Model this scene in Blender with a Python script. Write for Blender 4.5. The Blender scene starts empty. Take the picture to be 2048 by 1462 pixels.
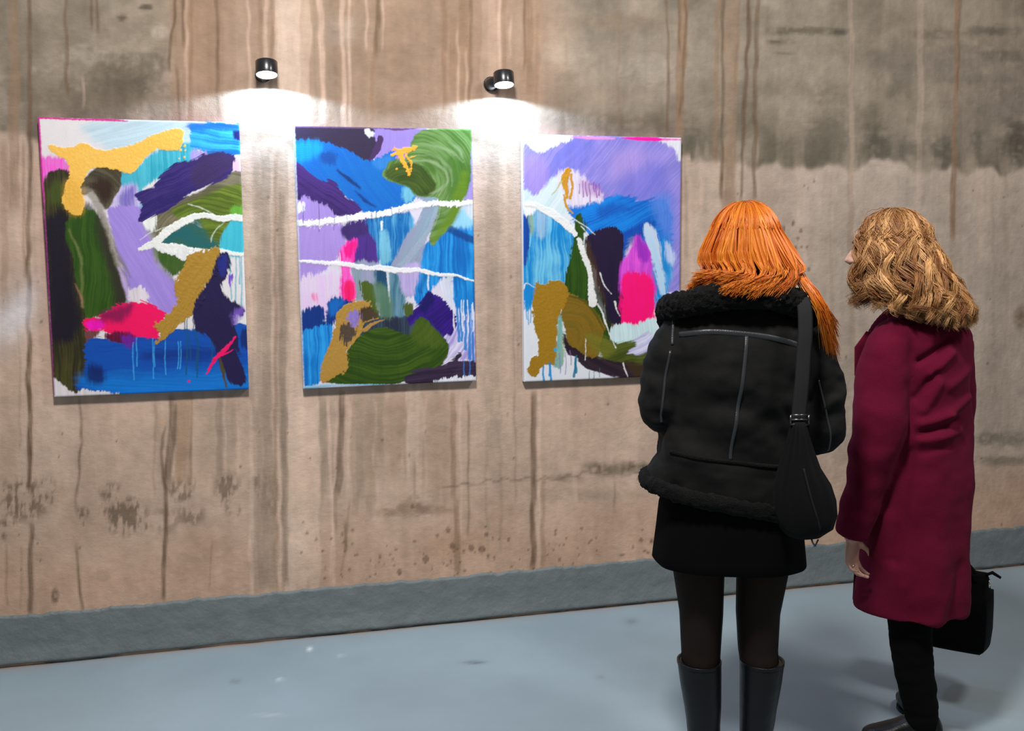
import bpy, bmesh, math
import numpy as np
from mathutils import Vector, Matrix
from mathutils.bvhtree import BVHTree

S = bpy.context.scene
COL = S.collection
R = math.radians
rng = np.random.default_rng(7)

# ------------------------------------------------------------------ camera
CAM = np.array([1.0, -3.949, 1.5225]); YAW, PITCH, ROLL = 0.2615, 0.1095, -0.0041
FPX = 1991.1
cy_, sy_, cp_, sp_ = math.cos(YAW), math.sin(YAW), math.cos(PITCH), math.sin(PITCH)
FW = np.array([sy_*cp_, cy_*cp_, -sp_]); R0 = np.array([cy_, -sy_, 0.0]); U0 = np.cross(R0, FW)
RT = R0*math.cos(ROLL)+U0*math.sin(ROLL); UP = -R0*math.sin(ROLL)+U0*math.cos(ROLL)
cd = bpy.data.cameras.new('camera'); cam = bpy.data.objects.new('camera', cd); COL.objects.link(cam)
cd.sensor_width = 36; cd.lens = FPX/2048*36; cd.clip_start = 0.05
m = Matrix.Identity(4)
for i in range(3):
    m[i][0], m[i][1], m[i][2], m[i][3] = RT[i], UP[i], -FW[i], CAM[i]
cam.matrix_world = m
S.camera = cam

# ------------------------------------------------------------------ world, ceiling lights, exposure
S.view_settings.view_transform = 'Standard'; S.view_settings.look = 'None'
S.view_settings.gamma = 1.0; S.view_settings.use_curve_mapping = False
S.view_settings.exposure = -0.38
W = bpy.data.worlds.new('room_ambient'); S.world = W; W.use_nodes = True
bg = W.node_tree.nodes['Background']; bg.inputs[0].default_value = (0.98, 0.96, 0.95, 1); bg.inputs[1].default_value = 0.20

def area(name, loc, target, sx, sy, power, color):
    d = bpy.data.lights.new(name, 'AREA'); d.shape = 'RECTANGLE'; d.size = sx; d.size_y = sy
    d.energy = power; d.color = color
    o = bpy.data.objects.new(name, d); COL.objects.link(o); o.location = loc
    o.rotation_euler = (Vector(target)-Vector(loc)).to_track_quat('-Z', 'Y').to_euler()
    return o
area('ceiling_light_main', (1.05, -2.75, 3.75), (2.1, -0.3, 0.8), 0.4, 0.4, 172, (1.0, 0.97, 0.95))
area('ceiling_light_far', (3.6, -2.6, 3.5), (2.9, -0.4, 0.6), 0.5, 0.5, 50, (1.0, 0.97, 0.95))

# ------------------------------------------------------------------ helpers
def lin(c):
    c = np.asarray(c, float)/255.0
    return np.where(c <= 0.04045, c/12.92, ((c+0.055)/1.055)**2.4)

def hash3(ix, iy, iz, seed):
    h = (ix.astype(np.int64)*374761393 + iy.astype(np.int64)*668265263 + iz.astype(np.int64)*2147483647 + seed*974634777) & 0xffffffff
    h = ((h ^ (h >> 13))*1274126177) & 0xffffffff
    h = ((h ^ (h >> 16))*2246822519) & 0xffffffff
    return ((h ^ (h >> 15)) & 0xffff)/65535.0

def noise3(x, y, z, seed=0):
    x, y, z = np.broadcast_arrays(np.asarray(x, float), np.asarray(y, float), np.asarray(z, float))
    ix, iy, iz = np.floor(x), np.floor(y), np.floor(z)
    fx, fy, fz = x-ix, y-iy, z-iz
    fx, fy, fz = [t*t*t*(t*(t*6-15)+10) for t in (fx, fy, fz)]
    out = 0
    for a in (0, 1):
        for b in (0, 1):
            for c in (0, 1):
                w = (fx if a else 1-fx)*(fy if b else 1-fy)*(fz if c else 1-fz)
                out = out + w*hash3(ix+a, iy+b, iz+c, seed)
    return out
def noise2(x, y, seed=0): return noise3(x, y, np.zeros_like(np.asarray(x, float)), seed)
def fbm2(x, y, seed=0, o=4):
    s = 0; a = .5; n = 0
    for i in range(o):
        s = s + a*noise2(x*2**i, y*2**i, seed+i*17); n += a; a *= .5
    return s/n
def fbm3(x, y, z, seed=0, o=3):
    s = 0; a = .5; n = 0
    for i in range(o):
        s = s + a*noise3(x*2**i, y*2**i, z*2**i, seed+i*17); n += a; a *= .5
    return s/n
def sstep(a, b, x):
    t = np.clip((x-a)/(b-a), 0, 1); return t*t*(3-2*t)

def fast_mesh(name, verts, quads, tris=None, smooth=True, colors=None):
    verts = np.asarray(verts, np.float32).reshape(-1, 3)
    quads = np.asarray(quads, np.int32).reshape(-1, 4) if quads is not None else np.zeros((0, 4), np.int32)
    tris = np.asarray(tris, np.int32).reshape(-1, 3) if tris is not None else np.zeros((0, 3), np.int32)
    me = bpy.data.meshes.new(name)
    me.vertices.add(len(verts)); me.vertices.foreach_set('co', verts.ravel())
    nl = quads.size + tris.size
    me.loops.add(nl); me.loops.foreach_set('vertex_index', np.concatenate([quads.ravel(), tris.ravel()]))
    npol = len(quads)+len(tris)
    me.polygons.add(npol)
    st = np.concatenate([np.arange(len(quads))*4, len(quads)*4+np.arange(len(tris))*3]).astype(np.int32)
    me.polygons.foreach_set('loop_start', st)
    me.update(calc_edges=True); me.validate()
    if smooth: me.polygons.foreach_set('use_smooth', np.ones(len(me.polygons), bool))
    if colors is not None: set_cols(me, colors)
    return me
def set_cols(me, c):
    at = me.color_attributes.new('Col', 'FLOAT_COLOR', 'POINT')
    c = np.asarray(c, np.float32)
    if c.shape[1] == 3: c = np.concatenate([c, np.ones((len(c), 1), np.float32)], 1)
    at.data.foreach_set('color', c.ravel())
def grid_quads(nx, ny, off=0):
    i = np.arange(nx-1)[None, :] + np.arange(ny-1)[:, None]*nx + off
    return np.stack([i, i+1, i+1+nx, i+nx], -1).reshape(-1, 4)

def obj(name, me, mat=None, parent=None, loc=None):
    o = bpy.data.objects.new(name, me); COL.objects.link(o)
    if mat is not None: me.materials.clear(); me.materials.append(mat)
    if parent is not None: o.parent = parent
    if loc is not None: o.location = loc
    return o
def tag(o, label=None, cat=None, group=None, kind=None):
    if label: o['label'] = label
    if cat: o['category'] = cat
    if group: o['group'] = group
    if kind: o['kind'] = kind
    return o
def empty(name, loc, rz=0):
    o = bpy.data.objects.new(name, None); COL.objects.link(o); o.location = loc; o.rotation_euler = (0, 0, rz)
    o.empty_display_size = .1
    return o

class MB:                                   # collects verts and faces of one mesh
    def __init__(s): s.v = []; s.f = []
    def add(s, v, f):
        o = len(s.v); s.v += [tuple(map(float, q)) for q in v]; s.f += [tuple(i+o for i in q) for q in f]
    def ring_loft(s, rings, cap0=True, cap1=True):
        n = len(rings[0]); v = [p for r in rings for p in r]; f = []
        for k in range(len(rings)-1):
            for i in range(n):
                j = (i+1) % n
                f.append((k*n+i, k*n+j, (k+1)*n+j, (k+1)*n+i))
        if cap0: f.append(tuple(reversed(range(n))))
        if cap1: f.append(tuple((len(rings)-1)*n+i for i in range(n)))
        s.add(v, f)
    def tube(s, pts, rad, n=10, flat=None, up=None, cap=True):
        pts = [np.array(p, float) for p in pts]; K = len(pts)
        if np.isscalar(rad): rad = [rad]*K
        T = []
        for i in range(K):
            t = pts[min(i+1, K-1)]-pts[max(i-1, 0)]; T.append(t/(np.linalg.norm(t)+1e-12))
        ref = np.array(up if up is not None else ((0, 0, 1) if abs(T[0][2]) < .9 else (0, 1, 0)), float)
        rings = []
        a = ref - T[0]*(ref@T[0]); a /= np.linalg.norm(a)+1e-12
        for i in range(K):
            if up is not None: a = ref
            a = a - T[i]*(a@T[i]); a /= np.linalg.norm(a)+1e-12
            b = np.cross(T[i], a)
            r = rad[i]; fl = 1.0 if flat is None else flat
            ra, rb = (r if not isinstance(r, (tuple, list)) else r[0]), (r*fl if not isinstance(r, (tuple, list)) else r[1])
            rings.append([pts[i]+a*ra*math.cos(2*math.pi*k/n)+b*rb*math.sin(2*math.pi*k/n) for k in range(n)])
        s.ring_loft(rings, cap, cap)
    def ellipsoid(s, c, r, rot=None, nu=14, nv=9):
        rings = []
        for j in range(nv):
            th = math.pi*(j+.35)/(nv-.3)
            rg = []
            for i in range(nu):
                ph = 2*math.pi*i/nu
                p = np.array([r[0]*math.sin(th)*math.cos(ph), r[1]*math.sin(th)*math.sin(ph), r[2]*math.cos(th)])
                if rot is not None: p = rot@p
                rg.append(np.array(c)+p)
            rings.append(rg)
        rings = rings[::-1]
        s.ring_loft(rings)
    def box(s, c, h, M=None):
        c = np.array(c, float); v = []
        for z in (-1, 1):
            for y in (-1, 1):
                for x in (-1, 1):
                    q = np.array([x*h[0], y*h[1], z*h[2]]);
                    if M is not None: q = M@q
                    v.append(c+q)
        s.add(v, [(0, 2, 3, 1), (4, 5, 7, 6), (0, 1, 5, 4), (2, 6, 7, 3), (0, 4, 6, 2), (1, 3, 7, 5)])
    def mesh(s, name, smooth=True):
        me = bpy.data.meshes.new(name); me.from_pydata(s.v, [], s.f); me.update()
        if smooth: me.polygons.foreach_set('use_smooth', np.ones(len(me.polygons), bool))
        return me

def ell_ring(c, rx, ry, n=40, rot=0.0, tilt=0.0, tilty=0.0, e=2.3, mod=None):
    out = []
    for k in range(n):
        t = 2*math.pi*k/n; ct, st = math.cos(t), math.sin(t)
        x = rx*math.copysign(abs(ct)**(2/e), ct); y = ry*math.copysign(abs(st)**(2/e), st)
        if mod is not None:
            q = mod(t); x *= q; y *= q
        X = x*math.cos(rot)-y*math.sin(rot); Y = x*math.sin(rot)+y*math.cos(rot)
        out.append(np.array([c[0]+X, c[1]+Y, c[2]+tilt*X+tilty*Y]))
    return out

def remesh(me, voxel, smooth=8, fac=0.5, deci=None):
    t = bpy.data.objects.new('tmp', me); COL.objects.link(t)
    r = t.modifiers.new('r', 'REMESH'); r.mode = 'VOXEL'; r.voxel_size = voxel; r.use_smooth_shade = True
    if smooth:
        sm = t.modifiers.new('s', 'SMOOTH'); sm.factor = fac; sm.iterations = smooth
    if deci:
        dm = t.modifiers.new('d', 'DECIMATE'); dm.ratio = deci
    dg = bpy.context.evaluated_depsgraph_get()
    out = bpy.data.meshes.new_from_object(t.evaluated_get(dg))
    bpy.data.objects.remove(t); bpy.data.meshes.remove(me)
    out.polygons.foreach_set('use_smooth', np.ones(len(out.polygons), bool))
    return out
def get_co(me):
    a = np.zeros(len(me.vertices)*3, np.float32); me.vertices.foreach_get('co', a); return a.reshape(-1, 3).astype(float)
def get_no(me):
    a = np.zeros(len(me.vertices)*3, np.float32); me.vertices.foreach_get('normal', a); return a.reshape(-1, 3).astype(float)
def displace(me, fn):
    co = get_co(me); no = get_no(me); co = co + no*fn(co, no)[:, None]
    me.vertices.foreach_set('co', co.astype(np.float32).ravel()); me.update()
def cr(pts, n):                              # Catmull-Rom through points, n samples
    P = np.array(pts, float); K = len(P)
    P = np.vstack([2*P[0]-P[1], P, 2*P[-1]-P[-2]])
    t = np.linspace(0, K-1-1e-6, n); i = t.astype(int); u = (t-i)[:, None]
    a, b, c, d = P[i], P[i+1], P[i+2], P[i+3]
    return .5*((2*b)+(-a+c)*u+(2*a-5*b+4*c-d)*u**2+(-a+3*b-3*c+d)*u**3)

# ------------------------------------------------------------------ materials
def mat(name, color=(.5, .5, .5), rough=.6, metal=0, spec=.5, sheen=0, vcol=False, bump=None, var=None, coat=0, emit=None, alpha_mix=None, sheen_tint=None):
    M = bpy.data.materials.new(name); M.use_nodes = True; nt = M.node_tree; b = nt.nodes['Principled BSDF']
    b.inputs['Roughness'].default_value = rough; b.inputs['Metallic'].default_value = metal
    b.inputs['Specular IOR Level'].default_value = spec
    b.inputs['Sheen Weight'].default_value = sheen
    if sheen_tint: b.inputs['Sheen Tint'].default_value = (*sheen_tint, 1)
    b.inputs['Coat Weight'].default_value = coat
    src = None
    if vcol:
        a = nt.nodes.new('ShaderNodeVertexColor'); a.layer_name = 'Col'; src = a.outputs['Color']
    else:
        rgb = nt.nodes.new('ShaderNodeRGB'); rgb.outputs[0].default_value = (*color, 1); src = rgb.outputs[0]
    tc = nt.nodes.new('ShaderNodeTexCoord')
    if var:                                  # (scale, lo, hi): mottled value
        sc, lo, hi = var[:3]
        mp = nt.nodes.new('ShaderNodeMapping'); mp.inputs['Scale'].default_value = var[3] if len(var) > 3 else (1, 1, 1)
        nt.links.new(tc.outputs['Object'], mp.inputs['Vector'])
        n = nt.nodes.new('ShaderNodeTexNoise'); n.inputs['Scale'].default_value = sc; n.inputs['Detail'].default_value = 5; n.inputs['Roughness'].default_value = .62
        nt.links.new(mp.outputs[0], n.inputs['Vector'])
        mr = nt.nodes.new('ShaderNodeMapRange'); mr.inputs['From Min'].default_value = .3; mr.inputs['From Max'].default_value = .7
        mr.inputs['To Min'].default_value = lo; mr.inputs['To Max'].default_value = hi
        nt.links.new(n.outputs['Fac'], mr.inputs['Value'])
        mx = nt.nodes.new('ShaderNodeVectorMath'); mx.operation = 'SCALE'
        nt.links.new(src, mx.inputs[0]); nt.links.new(mr.outputs[0], mx.inputs['Scale']); src = mx.outputs[0]
    nt.links.new(src, b.inputs['Base Color'])
    if bump:                                 # list of (scale, distance, vector scale)
        last = None
        for sc, dist, vs in bump:
            mp = nt.nodes.new('ShaderNodeMapping'); mp.inputs['Scale'].default_value = vs
            nt.links.new(tc.outputs['Object'], mp.inputs['Vector'])
            n = nt.nodes.new('ShaderNodeTexNoise'); n.inputs['Scale'].default_value = sc; n.inputs['Detail'].default_value = 4
            nt.links.new(mp.outputs[0], n.inputs['Vector'])
            bp = nt.nodes.new('ShaderNodeBump'); bp.inputs['Distance'].default_value = dist; bp.inputs['Strength'].default_value = 1
            nt.links.new(n.outputs['Fac'], bp.inputs['Height'])
            if last: nt.links.new(last.outputs[0], bp.inputs['Normal'])
            last = bp
        nt.links.new(last.outputs[0], b.inputs['Normal'])
    if emit:
        b.inputs['Emission Color'].default_value = (*emit[0], 1); b.inputs['Emission Strength'].default_value = emit[1]
    if alpha_mix:
        tr = nt.nodes.new('ShaderNodeBsdfTransparent'); ms = nt.nodes.new('ShaderNodeMixShader'); ms.inputs[0].default_value = alpha_mix
        out = nt.nodes['Material Output']
        nt.links.new(b.outputs[0], ms.inputs[2]); nt.links.new(tr.outputs[0], ms.inputs[1]); nt.links.new(ms.outputs[0], out.inputs[0])
    return M
one = (1, 1, 1)
M_wall = mat('stained_concrete', vcol=True, rough=.85, spec=.25, var=(26, .93, 1.07), bump=[(40, .0022, (1, 1, 1.4)), (7, .006, (1, 1, .8)), (240, .0008, one)])
M_base = mat('grey_base_paint', lin((108, 116, 117)), rough=.62, var=(9, .9, 1.08), bump=[(16, .006, (1, 1, 1)), (80, .002, (1, 1, 1))])
M_floor = mat('grey_floor_paint', vcol=True, rough=.5, spec=.4, var=(2.2, .93, 1.06), bump=[(3, .003, one), (90, .0004, one)])
M_paint = mat('acrylic_paint', vcol=True, rough=.5, spec=.22, bump=[(420, .0006, one)])
M_canvas = mat('canvas_edge', vcol=True, rough=.7, bump=[(500, .0005, one)])
M_lampblk = mat('black_lamp_metal', (.012, .013, .016), rough=.28, metal=.0, spec=.7, coat=.3)
M_lens = mat('lit_lens', (.9, .9, .9), rough=.4, emit=((.86, .93, 1.0), 9.0))
M_black = mat('black_suede', (.0058, .0055, .0052), rough=.8, spec=.14, sheen=.012, bump=[(900, .0006, one), (60, .001, one)], var=(30, .8, 1.25))
M_fur = mat('black_shearling', (.0042, .004, .0038), rough=.9, spec=.12, sheen=.015, bump=[(260, .006, one)], var=(150, .5, 1.6))
M_leather = mat('black_leather', (.0042, .0043, .0047), rough=.36, spec=.26, bump=[(300, .0006, one), (14, .003, one)])
M_piping = mat('black_leather_piping', (.022, .0235, .026), rough=.38, spec=.5, bump=[(300, .0008, one)])
M_skirt = mat('black_wool_skirt', (.0030, .0030, .0034), rough=.95, spec=.05, sheen=.0, bump=[(700, .0006, one)])
M_tights = mat('sheer_black_tights', (.0028, .0026, .0026), rough=.7, spec=.1, alpha_mix=.85)
M_skin = mat('skin', vcol=True, rough=.5, spec=.4, bump=[(180, .0004, one)])
M_eye = mat('eye', (.75, .73, .7), rough=.1)
M_iris = mat('iris', (.05, .07, .09), rough=.1)
M_hair = mat('hair_strands', vcol=True, rough=.38, spec=.28)
M_bag = mat('black_bag_cloth', (.0040, .0039, .004), rough=.85, spec=.12, sheen=.008, bump=[(600, .0012, (3, 1, 1))])
M_strap = mat('black_webbing', (.010, .010, .011), rough=.7, spec=.2, bump=[(900, .0008, (1, 1, 3))])
M_metal = mat('dark_metal', (.12, .12, .125), rough=.3, metal=1)
M_silver = mat('silver', (.75, .74, .72), rough=.2, metal=1)
M_coat = mat('burgundy_wool', lin((90, 14, 39)), rough=.95, spec=.08, sheen=.03, sheen_tint=(.8, .3, .45), bump=[(650, .0009, one), (35, .0012, one)], var=(420, .82, 1.18))
M_trous = mat('black_trousers', (.0026, .0025, .0026), rough=.9, spec=.06, bump=[(500, .0005, one)])
M_tote = mat('black_tote', (.0016, .0016, .0017), rough=.8, spec=.08, bump=[(300, .0005, one)])

# ------------------------------------------------------------------ wall, base band, floor
def project(P):
    d = P-CAM; z = d@FW
    return 1024+FPX*(d@RT)/z, 731-FPX*(d@UP)/z

HB = 0.2012
def axis(a, b, step, lo, hi, coarse):
    return np.concatenate([np.arange(lo, a-1e-6, coarse), np.arange(a, b, step), np.arange(b, hi+coarse*.5, coarse)])
wx = axis(-.05, 4.75, .0052, -2.2, 7.6, .06); wz = axis(.19, 2.72, .0095, 0, 3.3, .06)
GX, GZ = np.meshgrid(wx, wz)
P = np.stack([GX, np.zeros_like(GX), GZ], -1).reshape(-1, 3)
px, py = project(P)

def wall_colour(px, py, X, Z):
    n = len(px)
    big = fbm2(X*1.3+3, Z*1.6, 11, 4); med = fbm2(X*5, Z*5, 21, 4); fin = fbm2(X*22, Z*22, 31, 3)
    vs = fbm2(X*30, Z*.9, 41, 4); vs2 = fbm2(X*9, Z*.45, 51, 3); hs = fbm2(X*1.2, Z*12, 61, 4)
    low = lin((186, 160, 141)); bot = lin((188, 156, 133)); grey = lin((148, 135, 119)); brn = lin((158, 133, 112)); right = lin((172, 156, 141))
    c = np.tile(low, (n, 1))
    def mixin(col, w):
        nonlocal c
        w = np.clip(w, 0, 1)[:, None]; c = c*(1-w)+np.asarray(col)*w
    def mul(f, w):
        nonlocal c
        w = np.clip(w, 0, 1)[:, None]; c = c*(1-w)+c*np.asarray(f)*w
    mixin(right, sstep(1150, 1700, px)*(1-sstep(850, 1000, py)))
    mixin(bot, sstep(.62, .28, Z+ (med-.5)*.25)*.9)
    # upper damp zone above a wavy tide line
    tide = 268+.031*px+ (fbm2(px/45, px*0, 71, 3)-.5)*46 + np.where(px > 1380, 10, 0)
    up = sstep(8, -8, py-tide)
    centre = sstep(300, 420, px)*(1-sstep(1040, 1180, px))
    mixin(grey, up*(1-centre)); mixin(brn, up*centre*.9)
    dampn = fbm2(px/75, py/60, 81, 5)
    near = np.exp(-np.clip(tide-py, 0, 900)/80.0)*up
    dark = lin((88, 82, 68))
    mixin(dark, up*(1-centre)*np.clip((dampn-.42)*1.5, 0, .55))
    mixin(dark, near*(1-centre*.7)*sstep(.40, .66, fbm2(px/34, py/150, 91, 4))*.8)
    mixin(lin((192, 174, 160)), sstep(0, 10, py-tide)*sstep(60, 12, py-tide)*.35*(1-centre))
    def patch(x, y, rx, ry, col, a, sc=14, thr=.35):
        d = np.sqrt(((px-x)/rx)**2+((py-y)/ry)**2)
        nn = fbm2(px/(sc*1.6)+x, py/sc, int(x+y), 4)
        mixin(lin(col), sstep(1.15, .35, d+(nn-.5)*1.2)*a*sstep(thr-.15, thr+.25, nn+.12))
    for q in [(200, 195, 170, 60, (100, 90, 76), .6), (90, 90, 130, 70, (116, 104, 90), .5), (400, 190, 80, 50, (128, 106, 88), .4), (250, 60, 90, 40, (118, 106, 92), .45), (1700, 40, 200, 30, (128, 118, 104), .4), (1950, 120, 160, 60, (108, 98, 86), .45), (245, 150, 80, 60, (92, 84, 70), .7), (310, 130, 45, 40, (92, 84, 72), .6), (60, 175, 90, 40, (100, 90, 76), .5), (150, 205, 120, 35, (110, 100, 86), .45),
              (280, 175, 22, 28, (88, 80, 68), .7), (40, 235, 55, 40, (112, 100, 86), .6), (292, 15, 18, 7, (70, 62, 52), .9), (243, 36, 12, 9, (80, 70, 58), .8), (20, 30, 60, 60, (120, 110, 98), .3),
              (320, 65, 20, 14, (205, 192, 178), .5), (180, 110, 60, 25, (190, 176, 160), .3),
              (790, 130, 60, 50, (120, 98, 78), .5), (780, 215, 70, 25, (118, 98, 82), .5), (830, 110, 60, 30, (135, 112, 92), .4), (690, 60, 60, 40, (185, 172, 162), .4),
              (1230, 45, 160, 22, (128, 110, 92), .5), (1180, 190, 120, 30, (140, 122, 104), .4), (1240, 250, 140, 26, (96, 86, 72), .55), (1130, 110, 70, 30, (188, 172, 156), .3), (1300, 140, 90, 40, (185, 172, 158), .3),
              (1600, 62, 85, 11, (84, 78, 66), .75), (1680, 66, 20, 10, (72, 66, 56), .85), (1555, 84, 40, 5, (86, 80, 68), .8), (1570, 107, 30, 4, (95, 88, 76), .6), (1640, 90, 120, 30, (124, 116, 102), .5),
              (1860, 68, 60, 14, (100, 92, 80), .6), (1990, 62, 60, 16, (88, 80, 68), .75), (2010, 110, 60, 14, (92, 84, 72), .65), (1850, 130, 160, 45, (122, 114, 104), .5), (1960, 160, 120, 14, (108, 100, 90), .5),
              (1660, 195, 60, 40, (112, 104, 90), .55), (1655, 265, 50, 55, (98, 92, 78), .6), (1755, 285, 32, 45, (84, 80, 66), .8), (1825, 300, 30, 22, (96, 90, 76), .55), (1885, 300, 28, 36, (88, 82, 70), .7), (1955, 285, 14, 36, (88, 82, 72), .6), (2035, 280, 42, 60, (78, 70, 60), .8), (2000, 210, 120, 60, (112, 102, 92), .4),
              (1385, 280, 30, 45, (98, 92, 78), .6), (1480, 262, 60, 30, (106, 98, 84), .5), (1310, 240, 30, 20, (104, 96, 82), .6),
              (1240, 937, 95, 17, (98, 86, 70), .85), (1290, 935, 50, 14, (88, 78, 64), .7), (1130, 955, 40, 10, (110, 96, 80), .6), (1170, 990, 150, 16, (150, 132, 114), .45),
              (820, 1018, 60, 16, (118, 92, 74), .75), (775, 1026, 22, 9, (104, 80, 64), .7), (826, 1000, 16, 12, (108, 86, 70), .7), (880, 1020, 40, 12, (140, 114, 94), .5), (760, 940, 60, 22, (158, 134, 112), .4),
              (2000, 878, 80, 18, (108, 100, 86), .7), (2010, 920, 60, 14, (106, 98, 84), .7), (1925, 925, 30, 10, (120, 110, 96), .6), (110, 1190, 9, 22, (104, 82, 64), .9), (325, 842, 10, 5, (212, 170, 104), 1.0), (2040, 635, 14, 26, (122, 104, 84), .9), (420, 870, 60, 60, (196, 172, 152), .4), (610, 880, 40, 90, (198, 172, 150), .5), (900, 1090, 90, 40, (176, 140, 114), .5), (300, 1170, 250, 30, (190, 152, 128), .4)]:
        patch(*q)
    for x0, x1, y0, y1, col, a in [(0, 35, 560, 960, (172, 146, 126), .4), (70, 155, 790, 965, (198, 174, 156), .5), (200, 325, 800, 950, (190, 164, 144), .4), (352, 385, 785, 965, (152, 126, 102), .6), (390, 432, 785, 955, (172, 146, 126), .4), (436, 474, 785, 960, (158, 136, 118), .55), (502, 574, 300, 1185, (160, 138, 120), .55), (574, 640, 775, 1175, (208, 181, 160), .75), (640, 662, 780, 1000, (158, 136, 118), .5), (700, 748, 785, 1010, (150, 127, 106), .55), (752, 815, 775, 930, (156, 130, 106), .6), (818, 842, 775, 930, (202, 178, 158), .55), (846, 902, 775, 1000, (160, 134, 112), .55), (760, 830, 930, 1100, (176, 150, 128), .35), (942, 1056, 775, 950, (178, 154, 134), .45), (1086, 1142, 775, 905, (192, 168, 148), .45), (1200, 1290, 800, 930, (190, 166, 146), .35),
                                  (342, 446, -60, 250, (148, 122, 100), .6), (546, 622, -60, 260, (204, 180, 160), .65), (622, 660, -60, 255, (168, 144, 124), .5), (705, 880, -60, 255, (154, 130, 108), .55), (880, 965, -60, 215, (152, 124, 102), .5), (965, 1010, -60, 240, (184, 156, 136), .5), (1040, 1085, -60, 215, (156, 128, 104), .5), (470, 545, -60, 240, (172, 148, 128), .5), (960, 1040, 270, 760, (168, 148, 130), .4), (0, 80, 275, 560, (178, 156, 140), .3), (1440, 1470, 300, 420, (150, 126, 106), .5), (1900, 1925, 320, 800, (158, 140, 124), .35), (1375, 1440, 300, 560, (186, 168, 152), .35)]:
        xw = px+(noise2(py/70, py*0+x0, 7)-.5)*10+(noise2(py/14, py*0+x1, 8)-.5)*3
        mixin(lin(col), sstep(x0-2.5, x0+2.5, xw)*sstep(x1+3, x1-3, xw)*sstep(y0-22, y0+22, py+(noise2(px/9, px*0, 4)-.5)*40)*sstep(y1+22, y1-22, py+(noise2(px/7, px*0, 3)-.5)*46)*a*(.6+.6*fbm2(px/12, py/60, int(x0)+5, 3)))
    # hatched dark blotches along the old formwork joint
    hatch = fbm2(px/5.5, py/16, 131, 3)*fbm2(px/26, py/20, 132, 4)
    hw = 0
    for x, y, rx, ry, a in [(45, 1000, 62, 50, 1), (92, 985, 26, 36, .8), (15, 1060, 34, 24, 1), (250, 1030, 55, 46, 1), (225, 985, 30, 22, .8), (280, 1050, 22, 14, 1), (365, 980, 38, 30, .8), (380, 1030, 34, 26, .7), (455, 975, 30, 40, .9), (465, 1018, 18, 20, 1), (530, 970, 34, 36, .7), (545, 1010, 24, 24, .6), (330, 1040, 40, 30, .45), (165, 1025, 16, 14, .8)]:
        d = np.sqrt(((px-x)/rx)**2+((py-y)/ry)**2); hw = np.maximum(hw, sstep(1.15, .5, d)*a)
    mixin(lin((96, 82, 66)), hw*sstep(.17, .33, hatch)*.9)
    mixin(lin((162, 138, 120)), hw*.25)
    # vertical streaks and runs:  x0, y0, x1, y1, width, colour, strength
    D, Lt, G, Bn = (104, 82, 62), (214, 184, 164), (148, 130, 112), (138, 110, 86)
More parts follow.
